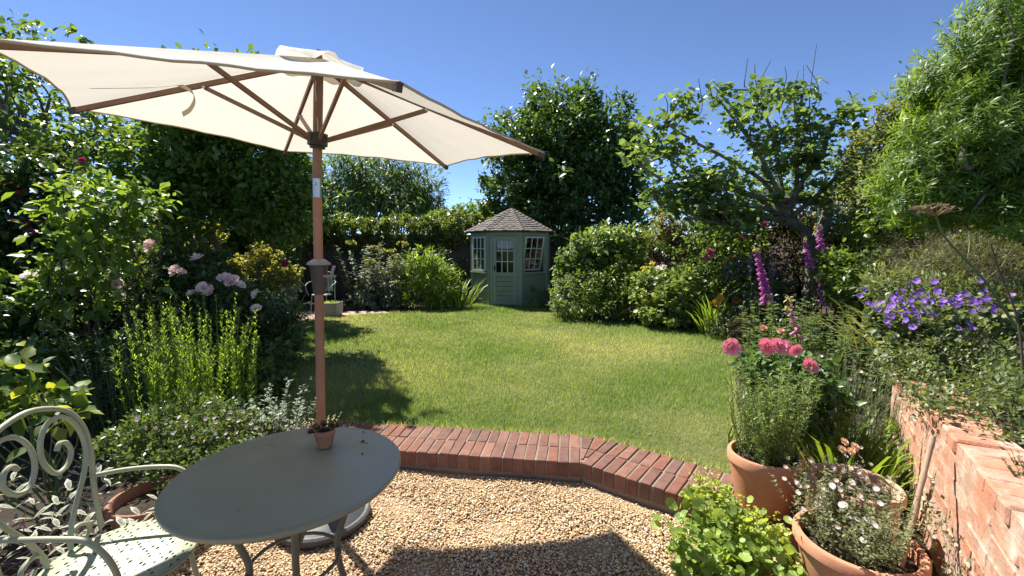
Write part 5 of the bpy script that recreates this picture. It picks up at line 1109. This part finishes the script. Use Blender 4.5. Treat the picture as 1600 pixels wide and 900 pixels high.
# ------------------------------------------------------------------ pots on the right
p1 = np.array((1.375, 2.31, .142)); p2_ = np.array((1.66, 2.05, .0)); p3 = np.array((1.44, 1.74, .004))
t1 = thing('hyssop_pot', 'tall terracotta pot on the brick edging with bushy narrow-leaved green herb', 'potted plant', p1); pot(t1, .185, .30, terra, .04, .72)
hys = leafmat('hyssop_leaf', (.08, .13, .03), (.25, .32, .09), .4, 1.4, .55, .25)
def herb_in(t, c, rad, n, h, mat, leaf, per, lean, kind='lance', up=.6, r0=.0025):
    B = np.array(c); mb = MB(); L = np.array(t.location); P = []; A = []; N = []; Z = []
    for i in range(n):
        a = rng.uniform(0, 6.28); r = rad * math.sqrt(rng.random()); b0 = B + np.array((math.cos(a) * r, math.sin(a) * r, 0)); hh = h * rng.uniform(.55, 1.1); e = b0 + np.array((math.cos(a) * lean * hh * r / rad + rng.normal() * .05, math.sin(a) * lean * hh * r / rad + rng.normal() * .05, hh))
        p = np.array(smoothpath(wob(b0, e, 3, .04), 3)); mb.tube(p - L, list(np.linspace(r0, r0 * .4, len(p))), 4); s = rng.random(per) ** .8 * (len(p) - 1.01); i0 = s.astype(int); f_ = (s - i0)[:, None]
        an = rng.uniform(0, 6.28, per); P.append(p[i0] * (1 - f_) + p[i0 + 1] * f_); A.append(np.stack([np.cos(an), np.sin(an), np.full(per, up)], 1)); N.append(np.tile((0, 0, 1.), (per, 1)) - A[-1] * .3); Z.append(leaf * rng.uniform(.6, 1.2, per))
    mb.build('stems', STEM(), t); P, A, N, Z = map(np.concatenate, (P, A, N, Z)); V, T, ti = leaf_arrays(P, A + rnd3(len(P)) * .3, N, Z, kind, rng.random(len(P))); obj_np('foliage', V, T, mat, t, ti, origin=L)
herb_in(t1, p1 + (.02, .02, .26), .14, 120, .46, hys, .03, 56, .22)
t2 = thing('daisy_pot', 'round terracotta pot of fleabane daisies against the old wall', 'potted plant', p2_); pot(t2, .195, .42, terra_d, .05, .7, .05, .022)
t3 = thing('fleabane_pot', 'large terracotta pot of sprawling fleabane at the bottom edge of the picture', 'potted plant', p3); pot(t3, .228, .34, terra, .05, .66, .05, .018)
ero = leafmat('fleabane_leaf', (.07, .085, .035), (.22, .23, .11), .3, 1.3, .55)
herb_in(t3, p3 + (-.0, .03, .28), .17, 130, .27, ero, .017, 40, .35, 'small', .4, .0012)
herb_in(t2, p2_ + (-.05, .0, .34), .13, 34, .13, ero, .015, 22, .3, 'small', .4, .0012)
wd_m = petal('white_ray', (.8, .77, .74), (.85, .83, .8)); pd_m = petal('pink_ray', (.72, .42, .42), (.8, .6, .58)); eye_m = surf('daisy_eye', (.62, .4, .04), (.72, .5, .08), 40, .8, .2)
DA = [petals_mesh('daisy', wd_m, 13, .17, .08, eye_m, .3), petals_mesh('daisy', pd_m, 13, .17, .4, eye_m, .28), petals_mesh('daisy', wd_m, 13, .17, .3, eye_m, .3)]
for i in range(46):
    a = rng.uniform(0, 6.28); r = .21 * math.sqrt(rng.random()); put('daisy', DA[i % 3], t3, p3 + np.array((r * math.cos(a) - .07, r * math.sin(a) + .07, .40 + rng.uniform(-.05, .2) * (1 - r))), aim((rng.normal() * .4 - .15, -.45, .8)), rng.uniform(.009, .014))
for i in range(30):
    a = rng.uniform(0, 6.28); r = .15 * math.sqrt(rng.random()); put('daisy', DA[(i + 1) % 3], t2, p2_ + np.array((r * math.cos(a) - .03, r * math.sin(a), .44 + rng.uniform(-.02, .12))), aim((rng.normal() * .4, -.45, .8)), rng.uniform(.008, .013))
ap = petal('apricot_petal', (.8, .5, .28), (.86, .62, .42)); AR = rose_mesh('bloom', ap, seed=12)
mb = MB(); L = np.array(p2_)
for i, (px, py) in enumerate(((1320, 690), (1336, 697), (1316, 702), (1330, 705))):
    c = at(px, py, 1.98); put('bloom', AR, t2, c, aim((rng.normal() * .3, -.6, .7)), .02); mb.tube([p2_ + (-.03, -.02, .36) - L, c - L], .002, 5)
mb.build('flower_stalks', STEM(), t2)
cane = thing('bamboo_cane', 'weathered bamboo cane leaning in the large pot against the wall', 'cane', at(1412, 868, 1.66)); L = np.array(cane.location)
ct = at(1458, 682, 1.83); mb = MB(); k = 22; rr = [.0105 + (.002 if i % 5 == 0 else 0) for i in range(k)]; mb.tube([(ct - L) * i / (k - 1) - (ct - L) * .25 * (1 - i / (k - 1)) for i in range(k)], rr, 10); mb.build('shaft', surf('bamboo', (.3, .2, .13), (.42, .3, .2), 12, .7, .2), cane)
# lady's mantle at the foot of the pots
am = thing('ladys_mantle', "lush lady's mantle with scalloped lime leaves on the gravel by the pots", 'perennial', (.93, 1.93, .0))
alm = leafmat('mantle_leaf', (.11, .18, .035), (.28, .37, .09), .42, 1.4, .5)
AB = [(np.array((1.0, 1.96, .17)), np.array((.2, .18, .16))), (np.array((1.10, 1.84, .14)), np.array((.18, .17, .14))), (np.array((.90, 1.86, .16)), np.array((.15, .15, .15))), (np.array((1.0, 1.74, .12)), np.array((.2, .14, .14))), (np.array((.97, 2.05, .27)), np.array((.11, .1, .1)))]
foliage('foliage', AB, 2300, .03, 'round', alm, am, per=8, shell=.5, zmin=.02)
P, O, C = crown_points(AB, 300, .14, 5, .75, .03); m = len(P)
scal = [(0, .0, 0)] + [((.44 + .05 * (j % 2)) * math.sin(2 * math.pi * (j + .5) / 18), .45 - (.44 + .05 * (j % 2)) * math.cos(2 * math.pi * (j + .5) / 18), .07 + .05 * (j % 3 == 0)) for j in range(18)] + [(0, .4, -.02)]
LEAF['mantle'] = TM(scal, [(19, 1 + j, 1 + (j + 1) % 18) for j in range(17)] + [(19, 18, 0), (19, 0, 1)])
place_leaves(am, [tint_leaf('leaf', 'mantle', alm, x) for x in (.1, .4, .7, 1.)], P, O * .8 + rnd3(m) * .4 + np.array((0, -.1, .0)), np.array((0, -.25, 1.)) + O * .5 + rnd3(m) * .3, rng.uniform(.032, .064, m))
stems(am, (.95, 1.93, 0), C[:40], .003, STEM(), spread=.06)
lime = leafmat('mantle_flower', (.2, .26, .03), (.42, .45, .08), .35, 1.2, .5)
foliage('flower_sprays', [(np.array((.97, 2.03, .35)), np.array((.14, .12, .07))), (np.array((1.12, 1.9, .28)), np.array((.12, .12, .06)))], 900, .014, 'round', lime, am, per=14)
# coral roses and companions
rb = thing('coral_rose', 'rose bush with large coral pink blooms behind the potted herb', 'rose', (1.62, 2.95, .1))
foliage('foliage', [blob(1215, 580, 2.9, 55, 32, .22), blob(1265, 620, 2.8, 45, 50, .22), blob(1180, 575, 2.95, 36, 22, .18), blob(1240, 650, 2.8, 45, 45, .2)], 2600, .055, 'ovate', leafmat('rose_leaf3', (.035, .075, .02), (.12, .19, .06), .34, 1.5, .38), rb, per=10)
stems(rb, (1.62, 2.95, .1), [at(px, py, 2.8) for px, py in ((1143, 548), (1200, 545), (1240, 548), (1267, 575), (1220, 600), (1180, 580))], .006, STEM(), amp=.03)
blooms(rb, ROSE_C, [(1143, 542, 1.05), (1199, 541), (1217, 540, 1.05), (1228, 543, .95), (1243, 547, .8), (1267, 571, 1.0)], 2.68, .055, face=(0, -.9, .35), jit=.2)
salm = rose_mesh('bloom', petal('salmon_petal', (.7, .3, .2), (.8, .45, .33)), seed=15)
blooms(rb, salm, [(1193, 512, .7), (1220, 517, .6)], 3.2, .045)
t, tips = spikes('lavender', 'fine-leaved grey-green stems standing against the far end of the low wall', 'perennial', (2.3, 2.98, .1), .26, 110, .72, leafmat('lav_leaf', (.05, .08, .04), (.17, .21, .12), .3, 1.3, .5), leaf=.05, kind='needle', per=70, lean=.12, r0=.003, up=1.1)
fp = petals_mesh('floret', petal('blush_petal', (.75, .6, .58), (.82, .72, .7)), 6, .5, .5)
for (p, d) in tips[:10]: put('floret', fp, t, p, aim((0, -.5, .7)), .017)
t = thing('daylily', 'arching strap leaves of daylily between the pots and the wall', 'daylily', (1.95, 2.52, .1)); strap_leaves(t, np.array((1.95, 2.52, .1)), 130, .52, bright, .25, spread=1.1)
shrub('sedum', 'small yellow-green leafy plant at the foot of the low wall', 'perennial', (2.35, 2.72, .1), [(np.array((2.34, 2.68, .27)), np.array((.12, .12, .18))), (np.array((2.1, 2.75, .2)), np.array((.2, .15, .12)))], 1100, .05, 'lance', bright, nst=10, smat=STEM(), droop=.3)
shrub('wall_foot_weeds', 'sparse weeds between the large pot and the old wall', 'weeds', (1.75, 1.72, .0), [(np.array((1.72, 1.78, .3)), np.array((.06, .1, .3))), (np.array((1.62, 1.5, .25)), np.array((.06, .1, .25)))], 500, .022, 'small', ero, nst=12, stemr=.0015, per=8, zmin=.01)
